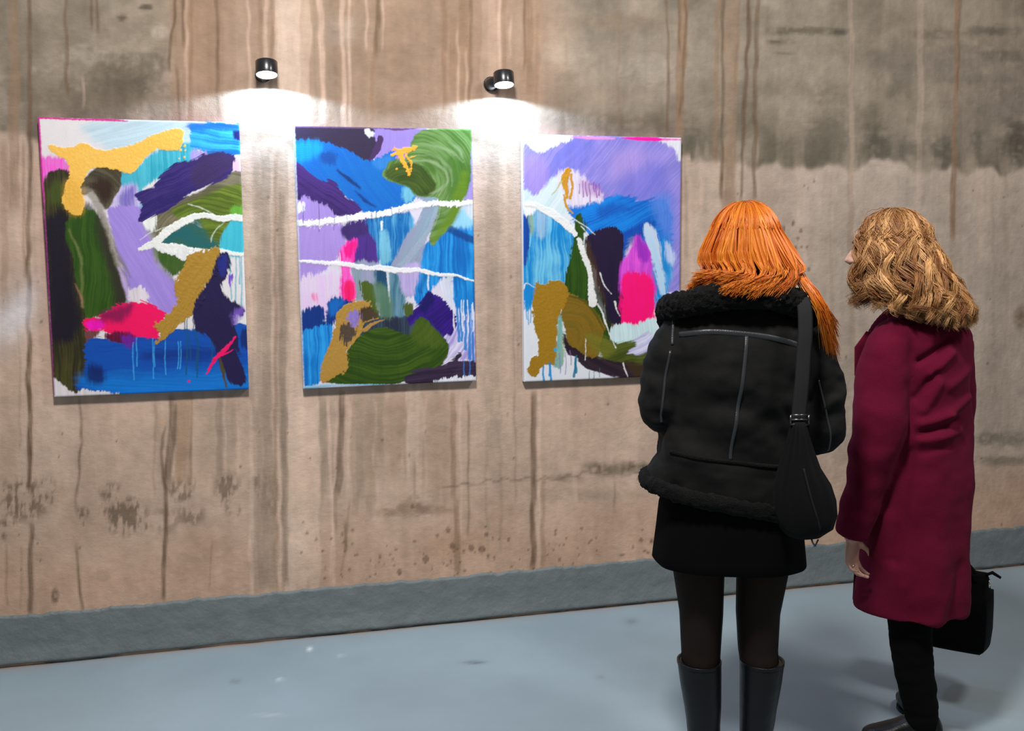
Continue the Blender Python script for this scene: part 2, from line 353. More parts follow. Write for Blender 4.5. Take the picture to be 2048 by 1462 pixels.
    runs = [(27, 0, 30, 420, 22, Bn, .55), (60, 0, 58, 500, 8, D, .75), (46, 280, 50, 560, 5, Bn, .6), (56, 480, 60, 975, 9, D, .9), (62, 1040, 62, 1228, 9, D, .75), (36, 560, 40, 900, 4, G, .6), (12, 1080, 14, 1215, 4, Bn, .5), (40, 1090, 42, 1220, 3, Bn, .4),
            (132, 0, 134, 190, 7, D, .7), (181, 0, 184, 58, 5, D, .7), (194, 0, 199, 66, 6, D, .7), (166, 150, 168, 215, 4, Lt, .4), (351, 0, 338, 142, 6, D, .85), (366, 0, 366, 92, 7, D, .65), (352, 130, 362, 235, 5, D, .6), (384, 0, 380, 235, 8, Bn, .7), (405, 0, 408, 240, 34, (158, 130, 108), .6), (433, 0, 437, 235, 7, D, .6), (372, 0, 374, 240, 5, Lt, .4),
            (497, 0, 500, 250, 6, Lt, .6), (520, 0, 520, 120, 10, Bn, .5), (532, 0, 533, 240, 7, Lt, .7), (544, 0, 544, 130, 8, Bn, .5), (575, 0, 580, 260, 46, (206, 184, 166), .65), (640, 0, 646, 245, 10, Lt, .75), (628, 0, 634, 250, 4, G, .5), (658, 0, 664, 200, 16, G, .35), (684, 0, 688, 252, 8, Lt, .8), (697, 0, 700, 252, 5, Lt, .8), (732, 0, 734, 98, 4, Lt, .7), (757, 0, 752, 112, 11, D, .6), (765, 0, 766, 100, 4, Lt, .6), (748, 110, 744, 255, 9, Bn, .5),
            (887, 0, 890, 230, 9, Bn, .6), (905, 30, 908, 200, 14, Bn, .4), (928, 0, 924, 210, 22, Bn, .5), (942, 0, 938, 215, 6, D, .5), (915, 60, 917, 240, 4, Lt, .5), (934, 100, 934, 250, 4, Lt, .5), (985, 0, 985, 230, 18, (190, 160, 140), .5), (998, 0, 998, 145, 6, Lt, .6), (1008, 0, 1006, 145, 9, Bn, .6), (1024, 30, 1020, 110, 4, Lt, .5), (1049, 0, 1048, 135, 5, D, .65), (1062, 0, 1058, 190, 13, Bn, .6), (1075, 20, 1074, 240, 8, Bn, .4), (1236, 0, 1236, 250, 4, Bn, .4), (1130, 50, 1132, 260, 6, G, .4),
            (1335, 0, 1336, 268, 5, D, .65), (1366, 0, 1358, 272, 18, Bn, .75), (1372, 0, 1362, 230, 5, D, .6), (1358, 0, 1360, 100, 4, D, .6), (1437, 0, 1430, 330, 9, Bn, .6), (1447, 0, 1442, 400, 6, D, .8), (1463, 0, 1459, 420, 22, (150, 126, 104), .7), (1478, 0, 1472, 180, 6, Bn, .5), (1499, 0, 1486, 300, 7, D, .8), (1486, 290, 1480, 400, 5, D, .7), (1514, 0, 1508, 400, 8, D, .65), (1702, 0, 1704, 470, 9, Lt, .25), (1706, 60, 1700, 170, 3, D, .3), (1841, 0, 1838, 420, 12, Lt, .25), (1915, 0, 1905, 480, 10, Bn, .8), (1921, 0, 1915, 180, 4, D, .5), (1700, 330, 1702, 520, 12, Bn, .3), (1704, 480, 1706, 760, 10, Bn, .25), (1960, 330, 1962, 520, 14, Lt, .2),
            (157, 795, 164, 880, 5, D, .6), (164, 880, 152, 990, 5, D, .7), (150, 980, 150, 1020, 4, D, .4), (153, 1090, 163, 1225, 5, D, .7), (346, 790, 336, 965, 14, D, .75), (352, 800, 348, 900, 5, (88, 72, 56), .6), (330, 850, 323, 880, 5, D, .7), (323, 875, 330, 985, 5, D, .8), (331, 960, 328, 1200, 7, D, .8), (370, 790, 360, 965, 22, (164, 134, 108), .6), (384, 790, 381, 955, 4, Bn, .7), (310, 800, 308, 990, 4, Bn, .4), (225, 800, 240, 950, 10, Lt, .4), (437, 790, 440, 960, 13, G, .7), (448, 790, 452, 945, 4, Lt, .6), (475, 790, 478, 960, 4, Lt, .6), (468, 800, 466, 900, 10, G, .4), (500, 800, 504, 1190, 8, Lt, .7), (425, 1080, 420, 1180, 3, Bn, .5),
            (515, 320, 520, 1180, 10, G, .55), (533, 300, 538, 1180, 22, G, .6), (550, 300, 552, 1180, 7, Bn, .5), (562, 380, 572, 1170, 13, (138, 120, 102), .65), (556, 850, 562, 1175, 6, Lt, .6), (543, 300, 545, 900, 5, Lt, .5), (585, 300, 592, 1160, 16, (204, 178, 158), .6), (643, 790, 650, 990, 12, G, .65), (655, 800, 668, 1170, 6, Lt, .8), (674, 800, 662, 1160, 4, Lt, .7), (686, 780, 676, 990, 13, D, .7), (672, 980, 672, 1060, 6, Bn, .6), (693, 1040, 690, 1105, 6, D, .6), (700, 800, 696, 1000, 7, Lt, .5), (700, 1000, 684, 1140, 4, Bn, .5), (715, 790, 722, 1000, 14, G, .4), (760, 780, 764, 930, 10, G, .3), (815, 780, 818, 960, 5, Lt, .5), (830, 920, 828, 1000, 4, D, .4), (850, 790, 852, 1000, 4, Lt, .35), (906, 780, 907, 1000, 10, Bn, .65), (912, 1000, 916, 1150, 11, Bn, .65), (922, 800, 922, 1070, 5, Lt, .5), (937, 800, 937, 1070, 4, D, .55), (1000, 780, 1002, 1100, 5, G, .35), (1068, 780, 1066, 1140, 10, D, .75), (1078, 780, 1080, 1140, 6, Lt, .6), (1086, 950, 1086, 1135, 9, Bn, .5), (1058, 290, 1060, 300, 3, D, .3), (1028, 600, 1030, 1000, 4, D, .3), (985, 300, 988, 900, 24, (150, 130, 112), .4), (972, 700, 974, 1120, 5, G, .4), (1010, 320, 1015, 760, 8, Lt, .3), (1120, 780, 1120, 900, 8, Lt, .3), (1150, 930, 1152, 1010, 8, Lt, .5), (1230, 960, 1228, 1020, 4, D, .4), (1380, 350, 1382, 560, 8, Lt, .35), (1370, 300, 1374, 520, 5, G, .4), (1400, 320, 1404, 420, 4, Lt, .4), (1600, 330, 1604, 800, 18, Lt, .2), (1660, 340, 1664, 700, 6, G, .3), (1985, 350, 1990, 800, 5, G, .3), (2010, 300, 2012, 870, 8, G, .25), (8, 280, 10, 700, 16, Bn, .4), (76, 280, 78, 560, 8, Lt, .3)]
    for x0, y0, x1, y1, w, col, a in runs:
        mk = (py > y0-40) & (py < y1+40) & (px > min(x0, x1)-w*2-14) & (px < max(x0, x1)+w*2+14)
        if not mk.any(): continue
        X_, Y_ = px[mk], py[mk]
        t = np.clip((Y_-y0)/max(y1-y0, 1), 0, 1)
        xc = x0+(x1-x0)*t + (noise2(Y_/38, Y_*0+x0, 5)-.5)*5
        ww = w*.5*(.8+.4*noise2(Y_/60, Y_*0+x0*3, 6))
        top = 1.0 if y0 <= 0 else sstep(y0-10, y0+18, Y_)
        a = a*(.8 if col is Lt else 1.0)
        wgt = sstep(ww+3.0, ww-2.5, np.abs(X_-xc))*top*sstep(y1+12, y1-14, Y_)*a*(.7+.5*noise2(X_/4, Y_/30, 9))
        wgt = np.clip(wgt, 0, 1)[:, None]
        c[mk] = c[mk]*(1-wgt)+lin(col)*wgt
    # tide-like thin crack and splatter dots
    ck = np.exp(-((py-(972-.085*(px-880)+(noise2(px/16, px*0, 14)-.5)*14))/2.2)**2)*sstep(860, 900, px)*sstep(1230, 1190, px)
    mixin(lin((112, 92, 76)), ck*.55)
    r2 = np.random.default_rng(3)
    dots = [(x+r2.normal(0, 3), y+r2.normal(0, 3), r) for x, y, r in [(890, 1068, 5), (904, 1094, 6), (944, 1096, 6), (970, 1100, 7), (855, 1108, 6), (972, 1070, 4), (800, 1146, 5), (832, 1084, 3), (873, 1072, 3), (1160, 1058, 3), (1282, 1076, 4), (1302, 1084, 4), (1290, 1100, 3), (1290, 1106, 3), (180, 610, 5), (184, 560, 5), (822, 1012, 4)]]
    dots += [(1560+r2.uniform(-6, 60), 420+r2.uniform(0, 190), r2.uniform(1.5, 4)) for _ in range(26)]
    dots += [(r2.uniform(600, 1310), r2.uniform(1060, 1160), r2.uniform(1, 3)) for _ in range(110)] + [(r2.uniform(0, 2048), r2.uniform(340, 1150), r2.uniform(1, 2.6)) for _ in range(150)]
    for x, y, r in dots:
        mk = (np.abs(px-x) < r*3+2) & (np.abs(py-y) < r*3+2)
        if mk.any():
            d = np.hypot(px[mk]-x, (py[mk]-y)*.9); w = (sstep(r+1.5, r-1, d)*.65)[:, None]
            c[mk] = c[mk]*(1-w)+lin((108, 80, 62))*w
    for x, y, rx, ry, a in [(20, 640, 42, 60, .55), (42, 620, 22, 40, .35)]:  # soft bluish-white glow at the left edge, light painted into the wall colour
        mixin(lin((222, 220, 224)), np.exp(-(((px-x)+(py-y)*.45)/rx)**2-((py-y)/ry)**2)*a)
    # fine overall streaks
    c = c*(1+.20*(vs-.5)+.15*(vs2-.5)+.28*(med-.5)+.24*(fin-.5)+.12*(hs-.5)*(1-sstep(300, 380, py)*.5))[:, None]
    c = c*(1+(big-.5)[:, None]*np.array([.16, .2, .26]))
    return np.clip(c, .01, .95)
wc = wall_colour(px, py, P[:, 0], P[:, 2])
rel = (fbm2(P[:, 0]*6, P[:, 2]*4, 201, 3)-.5)*.004+(fbm2(P[:, 0]*60, P[:, 2]*25, 202, 2)-.5)*.0012
P[:, 1] = rel
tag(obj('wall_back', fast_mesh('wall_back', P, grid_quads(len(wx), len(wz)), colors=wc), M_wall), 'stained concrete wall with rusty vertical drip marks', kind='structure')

# grey painted base band: lumpy plaster, proud of the wall, with a chipped lower edge
bx = axis(-.05, 4.75, .006, -2.2, 7.6, .06); nzb = 30
tt = np.linspace(0, 1, nzb); BX, BT = np.meshgrid(bx, tt)
topz = HB+(fbm2(bx*14, bx*0, 301, 4)-.5)*.016+(fbm2(bx*70, bx*0, 302, 2)-.5)*.006
BZ = BT*topz[None, :]
prof = .006+.010*sstep(.45, .0, BT)*(.4+fbm2(BX*3, BT*0, 303, 3))+.004*fbm2(BX*18, BZ*26, 304, 4)+.006*np.abs(fbm2(BX*9, BZ*14, 305, 3)-.5)
under = sstep(.085, .02, BT)*(.012+.016*fbm2(BX*7, BX*0, 306, 3))       # the lip over the floor crack
BY = -(prof-under); BY[-1, :] = .004
bp_ = np.stack([BX, BY, BZ], -1).reshape(-1, 3)
tag(obj('baseboard_back', fast_mesh('baseboard_back', bp_, grid_quads(len(bx), nzb)), M_base), 'rough grey painted band along the foot of the wall', kind='structure')

fx_ = axis(-.6, 4.8, .018, -3.5, 8.5, .2); fy_ = axis(-2.7, .03, .018, -6.5, .035, .2)
FX, FY = np.meshgrid(fx_, fy_); FP = np.stack([FX, FY, FX*0], -1).reshape(-1, 3)
fc = np.tile(lin((147, 164, 172)), (len(FP), 1))
fn_ = fbm2(FP[:, 0]*.9, FP[:, 1]*1.4, 401, 4); fc = fc*(1+.22*(fn_-.5))[:, None]
fpx, fpy = project(FP)
dust = np.exp(-np.clip(-FP[:, 1], 0, 9)/.035)*fbm2(FP[:, 0]*9, FP[:, 1]*40, 402, 3)
fc = fc*(1-np.clip(dust*1.1, 0, .8)[:, None])+lin((176, 150, 132))*np.clip(dust*1.1, 0, .8)[:, None]
for x, y, rx, ry, col, a in [(470, 1363, 7, 5, (92, 96, 100), .6), (1262, 1243, 12, 7, (104, 112, 118), .5), (950, 1325, 22, 3, (70, 76, 82), .7), (620, 1298, 4, 4, (230, 235, 240), .95), (682, 1311, 7, 3, (190, 198, 205), .7), (561, 1359, 5, 3, (225, 230, 235), .9), (540, 1430, 30, 3, (190, 200, 208), .5), (1200, 1354, 8, 3, (100, 106, 112), .5)]:
    w = np.exp(-((fpx-x)/rx)**2-((fpy-y)/ry)**2)*a; fc = fc*(1-w[:, None])+lin(col)*w[:, None]
tag(obj('floor', fast_mesh('floor', FP, grid_quads(len(fx_), len(fy_)), colors=fc), M_floor), 'smooth blue-grey painted concrete floor', kind='structure')

# ------------------------------------------------------------------ paintings
def sdf(Px, Py, poly):
    d = np.full(Px.shape, 1e9); ins = np.zeros(Px.shape, bool); n = len(poly)
    for i in range(n):
        ax, ay = poly[i]; bx_, by_ = poly[(i+1) % n]
        ex, ey = bx_-ax, by_-ay; wx_, wy_ = Px-ax, Py-ay
        t = np.clip((wx_*ex+wy_*ey)/(ex*ex+ey*ey+1e-9), 0, 1)
        d = np.minimum(d, (wx_-ex*t)**2+(wy_-ey*t)**2)
        if ay != by_: ins ^= ((ay > Py) != (by_ > Py)) & (Px < ex*(Py-ay)/(by_-ay)+ax)
    d = np.sqrt(d); return np.where(ins, d, -d)
def closed_smooth(pts, k=4):
    P_ = np.array(pts, float); n = len(P_); o = []
    for i in range(n):
        a, b, c, d = P_[(i-1) % n], P_[i], P_[(i+1) % n], P_[(i+2) % n]
        for j in range(k):
            u = j/k; o.append(.5*((2*b)+(-a+c)*u+(2*a-5*b+4*c-d)*u*u+(-a+3*b-3*c+d)*u**3))
    return np.array(o)

class Paint:
    """a canvas raster held as vertex colours; coordinates are those of the sketch quad (u right, v down)"""
    NX, NY = 286, 408
    def __init__(s, quad, base):
        src = np.array([(0, 0), (1, 0), (1, 1), (0, 1)], float); dst = np.array(quad, float); A = []
        for (u, v), (x, y) in zip(src, dst):
            A.append([u, v, 1, 0, 0, 0, -x*u, -x*v]); A.append([0, 0, 0, u, v, 1, -y*u, -y*v])
        h = np.linalg.solve(np.array(A), dst.ravel())
        U, V = np.meshgrid(np.linspace(0, 1, s.NX), np.linspace(0, 1, s.NY)); U, V = U.ravel(), V.ravel()
        w = h[6]*U+h[7]*V+1
        s.x = (h[0]*U+h[1]*V+h[2])/w; s.y = (h[3]*U+h[4]*V+h[5])/w
        ed = np.minimum(np.minimum(U, 1-U), np.minimum(V, 1-V)); ew = sstep(0, .06, ed)          # hand wobble of every outline
        s.x, s.y = s.x+(fbm2(U*9, V*12, 951, 3)-.5)*26*ew, s.y+(fbm2(U*9, V*12, 952, 3)-.5)*26*ew
        s.c = np.tile(lin(base), (len(U), 1)); s.r = np.zeros(len(U)); s.k = 0
        s.c *= (1+.06*(fbm2(s.x/30, s.y/30, 900, 3)-.5))[:, None]
    def _apply(s, mk, w, col, c2, ang, streak, arc, relief, mixlo=.38, mixhi=.72, wave=1.0):
        X, Y = s.x[mk], s.y[mk]; s.k += 1
        if arc is not None:
            rr = np.hypot(X-arc[0], Y-arc[1]); al = np.arctan2(Y-arc[1], X-arc[0]); q = noise2(rr/6, al*1.5, s.k*7)*.4+noise2(rr/26, al*1.2, s.k*7+3)*.35+fbm2(X/60, Y/60, s.k*7+5, 3)*.25
        else:
            ca, sa = math.cos(R(ang)), math.sin(R(ang)); L_ = X*ca+Y*sa; T_ = -X*sa+Y*ca
            T_ = T_+(noise2(L_/260, T_/160, s.k)-.5)*34*wave
            q = noise2(L_/220, T_/5, s.k*7)*.40+noise2(L_/260, T_/24, s.k*7+3)*.35+fbm2(X/60, Y/60, s.k*7+5, 3)*.25
        base = np.tile(lin(col), (len(X), 1))
        if c2 is not None:
            f = .7*sstep(.28, .75, q)[:, None]; base = base*(1-f)+lin(c2)*f
        base = base*(1+1.1*streak*(q-.5))[:, None]
        w = w[:, None]; s.c[mk] = s.c[mk]*(1-w)+base*w
        if relief: s.r[mk] = np.maximum(s.r[mk], w[:, 0]*relief*(.5+.9*fbm2(X/9, Y/9, s.k, 3)))
    def poly(s, col, pts, soft=4, rag=5, a=1, c2=None, ang=90, streak=.35, arc=None, relief=0, sm=True, dry=0):
        P_ = closed_smooth(pts) if sm else np.array(pts, float); pad = soft+rag+4
        mk = (s.x > P_[:, 0].min()-pad) & (s.x < P_[:, 0].max()+pad) & (s.y > P_[:, 1].min()-pad) & (s.y < P_[:, 1].max()+pad)
        mk = np.nonzero(mk)[0]
        if not len(mk): return
        d = sdf(s.x[mk], s.y[mk], P_)+(fbm2(s.x[mk]/14, s.y[mk]/14, s.k+500, 3)-.5)*2*rag+(3 if relief or soft < 4 else 2+7*float(np.clip((min(np.ptp(P_[:, 0]), np.ptp(P_[:, 1]))-60)/140, 0, 1)))
        if arc is None:                      # bristle ends: ragged along the stroke, clean across it
            ca, sa = math.cos(R(ang)), math.sin(R(ang)); L_ = s.x[mk]*ca+s.y[mk]*sa; T2 = -s.x[mk]*sa+s.y[mk]*ca
            d = d+(noise2(T2/5, L_/90, s.k+811)*.6+noise2(T2/13, L_/120, s.k+812)*.4-.5)*(10+2.2*rag)*(.35 if relief else 1)
        w = sstep(-soft, soft, d)*a
        if dry: w = w*sstep(dry-.25, dry+.1, fbm2(s.x[mk]/10, s.y[mk]/26, s.k+700, 3)+np.clip(d, 0, 40)/90)
        s._apply(mk, w, col, c2, ang, streak, arc, relief)
    def line(s, col, pts, wid, soft=2.5, rag=2, a=1, c2=None, streak=.2, relief=0):
        Q = cr(pts, max(6, len(pts)*7)); Wd = np.interp(np.linspace(0, 1, len(Q)), np.linspace(0, 1, len(wid)) if not np.isscalar(wid) else [0, 1], wid if not np.isscalar(wid) else [wid, wid])*.5
        pad = Wd.max()+soft+rag+3
        mk = np.nonzero((s.x > Q[:, 0].min()-pad) & (s.x < Q[:, 0].max()+pad) & (s.y > Q[:, 1].min()-pad) & (s.y < Q[:, 1].max()+pad))[0]
        if not len(mk): return
        X, Y = s.x[mk], s.y[mk]; best = np.full(len(mk), -1e9)
        for i in range(len(Q)-1):
            e = Q[i+1]-Q[i]; t = np.clip(((X-Q[i, 0])*e[0]+(Y-Q[i, 1])*e[1])/(e@e+1e-9), 0, 1)
            best = np.maximum(best, Wd[i]+(Wd[i+1]-Wd[i])*t-np.hypot(X-Q[i, 0]-e[0]*t, Y-Q[i, 1]-e[1]*t))
        best = best+(fbm2(X/8, Y/8, s.k+300, 2)-.5)*2*rag
        s._apply(mk, sstep(-soft, soft, best)*a, col, c2, 0, streak, None, relief)
    def drips(s, col, xs, y0, y1, w=6, a=.8, seed=1):
        r = np.random.default_rng(seed)
        for x in xs:
            e = y0+(y1-y0)*r.uniform(.45, 1); x0 = x+r.uniform(-4, 4)
            s.line(col, [(x0, y0+r.uniform(-12, 12)), (x0+r.uniform(-3, 3), (y0+e)/2), (x0+r.uniform(-3, 3), e)], [w*.7, w*.8, w], soft=2, rag=1, a=a)
    def dots(s, col, pts, relief=0):
        for x, y, r in pts: s.line(col, [(x-1, y), (x+1, y)], [r*2, r*2], rag=2, relief=relief)

def paint_left():
    p = Paint([(50, 60), (1010, 80), (1043, 1362), (110, 1400)], (228, 222, 222))
    p.poly((186, 212, 224), [(300, 90), (780, 80), (790, 230), (700, 250), (420, 225), (300, 150)], soft=30, a=.85, ang=-15)
    p.poly((40, 160, 188), [(520, 300), (640, 215), (780, 185), (800, 270), (640, 345), (540, 400), (525, 520), (470, 500), (420, 390), (450, 320)], soft=9, c2=(90, 185, 205))
    p.poly((70, 170, 195), [(430, 330), (520, 310), (520, 400), (430, 420)], soft=16)
    p.poly((0, 112, 205), [(778, 82), (1012, 90), (1016, 232), (880, 230), (785, 200)], soft=3, c2=(70, 185, 228), ang=6, streak=.5, sm=False)
    p.poly((10, 85, 185), [(785, 85), (1010, 92), (1010, 118), (790, 112)], soft=12, a=.8, ang=4)
    p.poly((24, 30, 110), [(985, 128), (1014, 120), (1016, 165), (990, 160)], soft=8)
    p.poly((176, 160, 225), [(790, 218), (860, 222), (840, 260), (795, 265)], soft=9)
    p.poly((234, 130, 215), [(62, 272), (120, 250), (180, 268), (192, 330), (110, 340), (78, 460), (62, 440)], soft=12, c2=(250, 20, 195))
    p.poly((214, 202, 234), [(395, 430), (430, 400), (505, 385), (525, 480), (430, 515), (385, 520)], soft=14, c2=(150, 130, 215))
    p.poly((84, 66, 176), [(440, 430), (500, 395), (490, 480), (450, 500)], soft=20, a=.7)
    p.poly((163, 138, 218), [(385, 510), (430, 500), (525, 500), (540, 560), (600, 660), (660, 790), (705, 880), (695, 970), (650, 1005), (560, 940), (480, 900), (440, 740), (400, 620)], soft=7, c2=(172, 148, 224), ang=60, streak=.12)
    p.poly((52, 47, 30), [(90, 360), (120, 325), (180, 318), (195, 360), (185, 440), (215, 510), (240, 700), (265, 960), (278, 1100), (272, 1290), (215, 1385), (150, 1350), (110, 1310), (96, 1000), (82, 700), (74, 480)], soft=5, c2=(80, 78, 34), streak=.5)
    p.poly((30, 24, 38), [(80, 550), (185, 520), (182, 650), (212, 860), (225, 1090), (120, 1120), (102, 900), (86, 700)], soft=24, rag=9)
    p.poly((30, 26, 32), [(150, 500), (290, 470), (290, 520), (190, 545)], soft=16, a=.8)
    p.poly((74, 88, 32), [(100, 410), (150, 360), (182, 390), (172, 450), (110, 470)], soft=20, a=.85)
    p.poly((44, 80, 16), [(208, 520), (290, 500), (340, 560), (400, 720), (452, 900), (440, 950), (330, 1000), (270, 1012), (250, 900), (220, 760), (192, 620)], soft=6, c2=(60, 90, 24), streak=.5)
    p.poly((52, 44, 38), [(330, 520), (395, 690), (458, 920), (410, 965), (385, 800), (340, 640)], soft=24, a=.9)
    p.line((136, 142, 84), [(196, 590), (230, 680), (248, 800), (252, 960)], [6, 14, 10, 8], soft=9, a=.6)
    p.line((170, 120, 100), [(222, 850), (248, 920), (255, 965)], [3, 9, 5], soft=5, a=.7)
    p.poly((72, 64, 46), [(240, 390), (290, 350), (340, 308), (400, 294), (442, 320), (430, 380), (402, 430), (372, 492), (340, 450), (300, 400), (262, 420)], soft=5, c2=(96, 90, 70), arc=(300, 470), streak=.5)
    p.poly((56, 36, 26), [(300, 380), (350, 350), (400, 380), (370, 460), (345, 440)], soft=22)
    p.line((142, 134, 120), [(246, 402), (285, 415), (335, 490), (385, 630), (435, 800), (470, 950)], [20, 34, 36, 26, 24, 14], soft=9, a=.75, streak=.5)
    p.line((124, 122, 90), [(400, 640), (440, 740), (478, 830)], [3, 20, 4], soft=7, a=.7)
    p.line((196, 172, 226), [(425, 780), (455, 880), (478, 950)], [8, 22, 20], soft=7, a=.9)
    p.poly((226, 216, 224), [(478, 884), (540, 880), (562, 920), (525, 955), (482, 945)], soft=7, rag=9)
    p.poly((118, 70, 68), [(270, 1080), (345, 1072), (300, 1125), (272, 1138)], soft=8)
    p.poly((255, 0, 104), [(268, 1032), (350, 1010), (420, 970), (500, 958), (560, 960), (640, 998), (612, 1070), (600, 1132), (540, 1138), (450, 1100), (380, 1095), (355, 1060), (280, 1070)], soft=4, rag=9, c2=(225, 0, 92), ang=20)
    p.poly((250, 0, 190), [(272, 1040), (340, 1025), (350, 1060), (290, 1068)], soft=9)
    p.poly((120, 20, 80), [(330, 1010), (440, 962), (490, 972), (420, 1040)], soft=24, a=.85)
    p.poly((96, 0, 52), [(360, 1100), (425, 1092), (490, 1110), (470, 1168), (420, 1156), (380, 1135)], soft=8, c2=(130, 0, 70))
    p.poly((0, 78, 180), [(275, 1142), (400, 1145), (470, 1165), (500, 1125), (600, 1132), (700, 1088), (800, 1080), (880, 1100), (1040, 1066), (1044, 1364), (420, 1388), (232, 1352), (268, 1290)], soft=4, rag=8, c2=(0, 58, 148), ang=1, streak=.5)
    p.poly((0, 112, 208), [(240, 1310), (600, 1290), (1042, 1270), (1043, 1364), (410, 1386)], soft=40, a=.85, ang=1, streak=.5)
    p.poly((8, 32, 100), [(280, 1250), (335, 1255), (345, 1320), (272, 1318)], soft=22, a=.9)
    p.poly((4, 44, 128), [(560, 1185), (860, 1165), (866, 1212), (560, 1222)], soft=22, a=.8, ang=1)
    p.poly((110, 40, 160), [(430, 1110), (500, 1115), (465, 1172)], soft=9, a=.8)
    p.drips((70, 160, 232), (490, 500, 585, 590, 645, 705, 715), 1125, 1320, 6, .75, 4)
    p.drips((16, 80, 112), (745, 760, 790, 800, 870), 1010, 1330, 7, .8, 5)
    p.poly((104, 98, 72), [(598, 560), (640, 510), (720, 462), (850, 400), (1014, 318), (1024, 512), (900, 512), (760, 532), (650, 600), (602, 645), (588, 620)], soft=6, c2=(140, 130, 105), arc=(860, 760), streak=.5)
    p.poly((86, 106, 26), [(690, 520), (780, 465), (900, 415), (1016, 385), (1022, 515), (960, 562), (912, 695), (850, 640), (820, 560)], soft=12, c2=(120, 140, 44), arc=(860, 760), streak=.5)
    p.poly((110, 175, 60), [(960, 490), (1020, 480), (1022, 520), (970, 525)], soft=12)
    p.poly((30, 104, 110), [(640, 640), (700, 598), (800, 558), (850, 620), (900, 690), (640, 695)], soft=16, c2=(60, 95, 58), ang=20)
    p.poly((76, 194, 214), [(922, 640), (970, 562), (1025, 552), (1030, 705), (930, 705)], soft=8, c2=(50, 160, 190))
    p.poly((60, 96, 28), [(600, 690), (740, 720), (765, 760), (700, 812), (640, 772), (602, 720)], soft=7, c2=(80, 100, 50))
    p.line((156, 154, 150), [(540, 560), (588, 640), (602, 740), (660, 806), (705, 850)], [14, 26, 22, 22, 8], soft=9, a=.6, streak=.6)
    p.poly((236, 238, 232), [(540, 545), (605, 530), (590, 600), (560, 590)], soft=9)
    p.poly((44, 28, 108), [(515, 425), (600, 400), (640, 340), (700, 295), (790, 270), (850, 237), (930, 228), (985, 250), (975, 300), (940, 342), (860, 372), (780, 402), (700, 462), (640, 510), (560, 542), (530, 540), (542, 470)], soft=4, c2=(66, 46, 112), ang=-28, streak=.5)
    p.poly((62, 42, 88), [(800, 290), (850, 240), (930, 230), (980, 252), (965, 300), (880, 360), (800, 380)], soft=20, a=.8, ang=-25)
    p.poly((238, 190, 228), [(985, 268), (1012, 258), (1014, 310), (982, 300)], soft=6)
    p.drips((86, 178, 196), (962, 985, 1000, 1016), 720, 1000, 8, .75, 6)
    p.drips((110, 190, 205), (920, 935), 900, 1060, 5, .7, 7)
    p.poly((120, 84, 196), [(950, 830), (968, 812), (970, 850), (955, 880)], soft=5)
    p.line((236, 236, 230), [(1026, 540), (930, 535), (850, 530), (770, 545), (700, 580), (640, 622), (585, 665), (522, 690)], [30, 34, 26, 34, 36, 40, 34, 14], soft=2, rag=4, relief=1)
    p.line((236, 236, 230), [(575, 665), (680, 688), (800, 692), (920, 702), (1030, 714)], [20, 44, 26, 20, 16], soft=2, rag=5, relief=1)
    p.poly((234, 234, 232), [(610, 684), (700, 690), (780, 690), (745, 738), (690, 715), (640, 700)], soft=2, rag=8, relief=.7)
    p.line((226, 226, 214), [(760, 475), (830, 500), (890, 522)], 5, a=.8); p.line((226, 226, 220), [(530, 645), (580, 610), (660, 585)], 4, a=.7)
    for k in range(4): p.line((190, 200, 180), [(930-8*k, 555+6*k), (890-6*k, 600+8*k), (870, 640+4*k)], 3, a=.6)
    p.poly((188, 148, 58), [(768, 712), (850, 684), (912, 690), (912, 760), (885, 812), (850, 850), (822, 930), (785, 1000), (720, 1050), (660, 1100), (608, 1142), (630, 1090), (595, 1052), (650, 1010), (700, 950), (702, 850), (740, 780)], soft=2, rag=15, c2=(150, 110, 36), ang=-55, streak=.7, relief=1.3)
    p.poly((42, 32, 80), [(895, 775), (920, 720), (952, 725), (945, 800), (908, 862), (930, 920), (1018, 985), (970, 1010), (978, 1100), (992, 1200), (1022, 1300), (1005, 1338), (950, 1312), (910, 1210), (870, 1110), (810, 1070), (792, 960), (850, 865)], soft=5, c2=(30, 24, 62), ang=70, streak=.6)
    p.poly((36, 44, 130), [(905, 760), (925, 722), (950, 728), (940, 800), (915, 820)], soft=9, a=.9)
    p.poly((132, 96, 200), [(975, 990), (1020, 970), (1000, 1030), (975, 1050)], soft=14, a=.8)
    p.line((86, 72, 40), [(903, 1180), (920, 1280), (935, 1352)], [4, 16, 8], soft=4)
    p.poly((10, 40, 110), [(1005, 1100), (1042, 1070), (1042, 1160), (1015, 1150)], soft=12)
    p.line((244, 18, 108), [(842, 1285), (875, 1225), (925, 1170), (978, 1108)], [5, 18, 24, 5], rag=4, relief=.6); p.line((244, 18, 108), [(890, 1210), (970, 1165)], [10, 4], rag=3)
    p.dots((240, 20, 120), [(755, 1325, 5)])
    p.poly((250, 200, 96), [(98, 190), (160, 195), (220, 200), (280, 194), (342, 228), (420, 214), (520, 178), (640, 128), (726, 112), (742, 150), (715, 207), (622, 207), (560, 250), (492, 322), (430, 310), (330, 300), (270, 350), (244, 390), (262, 460), (245, 518), (205, 512), (168, 460), (180, 400), (202, 330), (190, 270), (150, 240), (108, 215)], soft=2, rag=6, c2=(238, 184, 78), ang=-20, streak=.18, relief=1.0)
    p.poly((222, 166, 60), [(176, 430), (200, 350), (245, 390), (260, 460), (245, 515), (205, 510)], soft=26, a=.5)
    p.dots((246, 196, 90), [(730, 210, 7), (752, 190, 6), (748, 248, 6), (755, 212, 4), (718, 258, 3)], relief=.8)
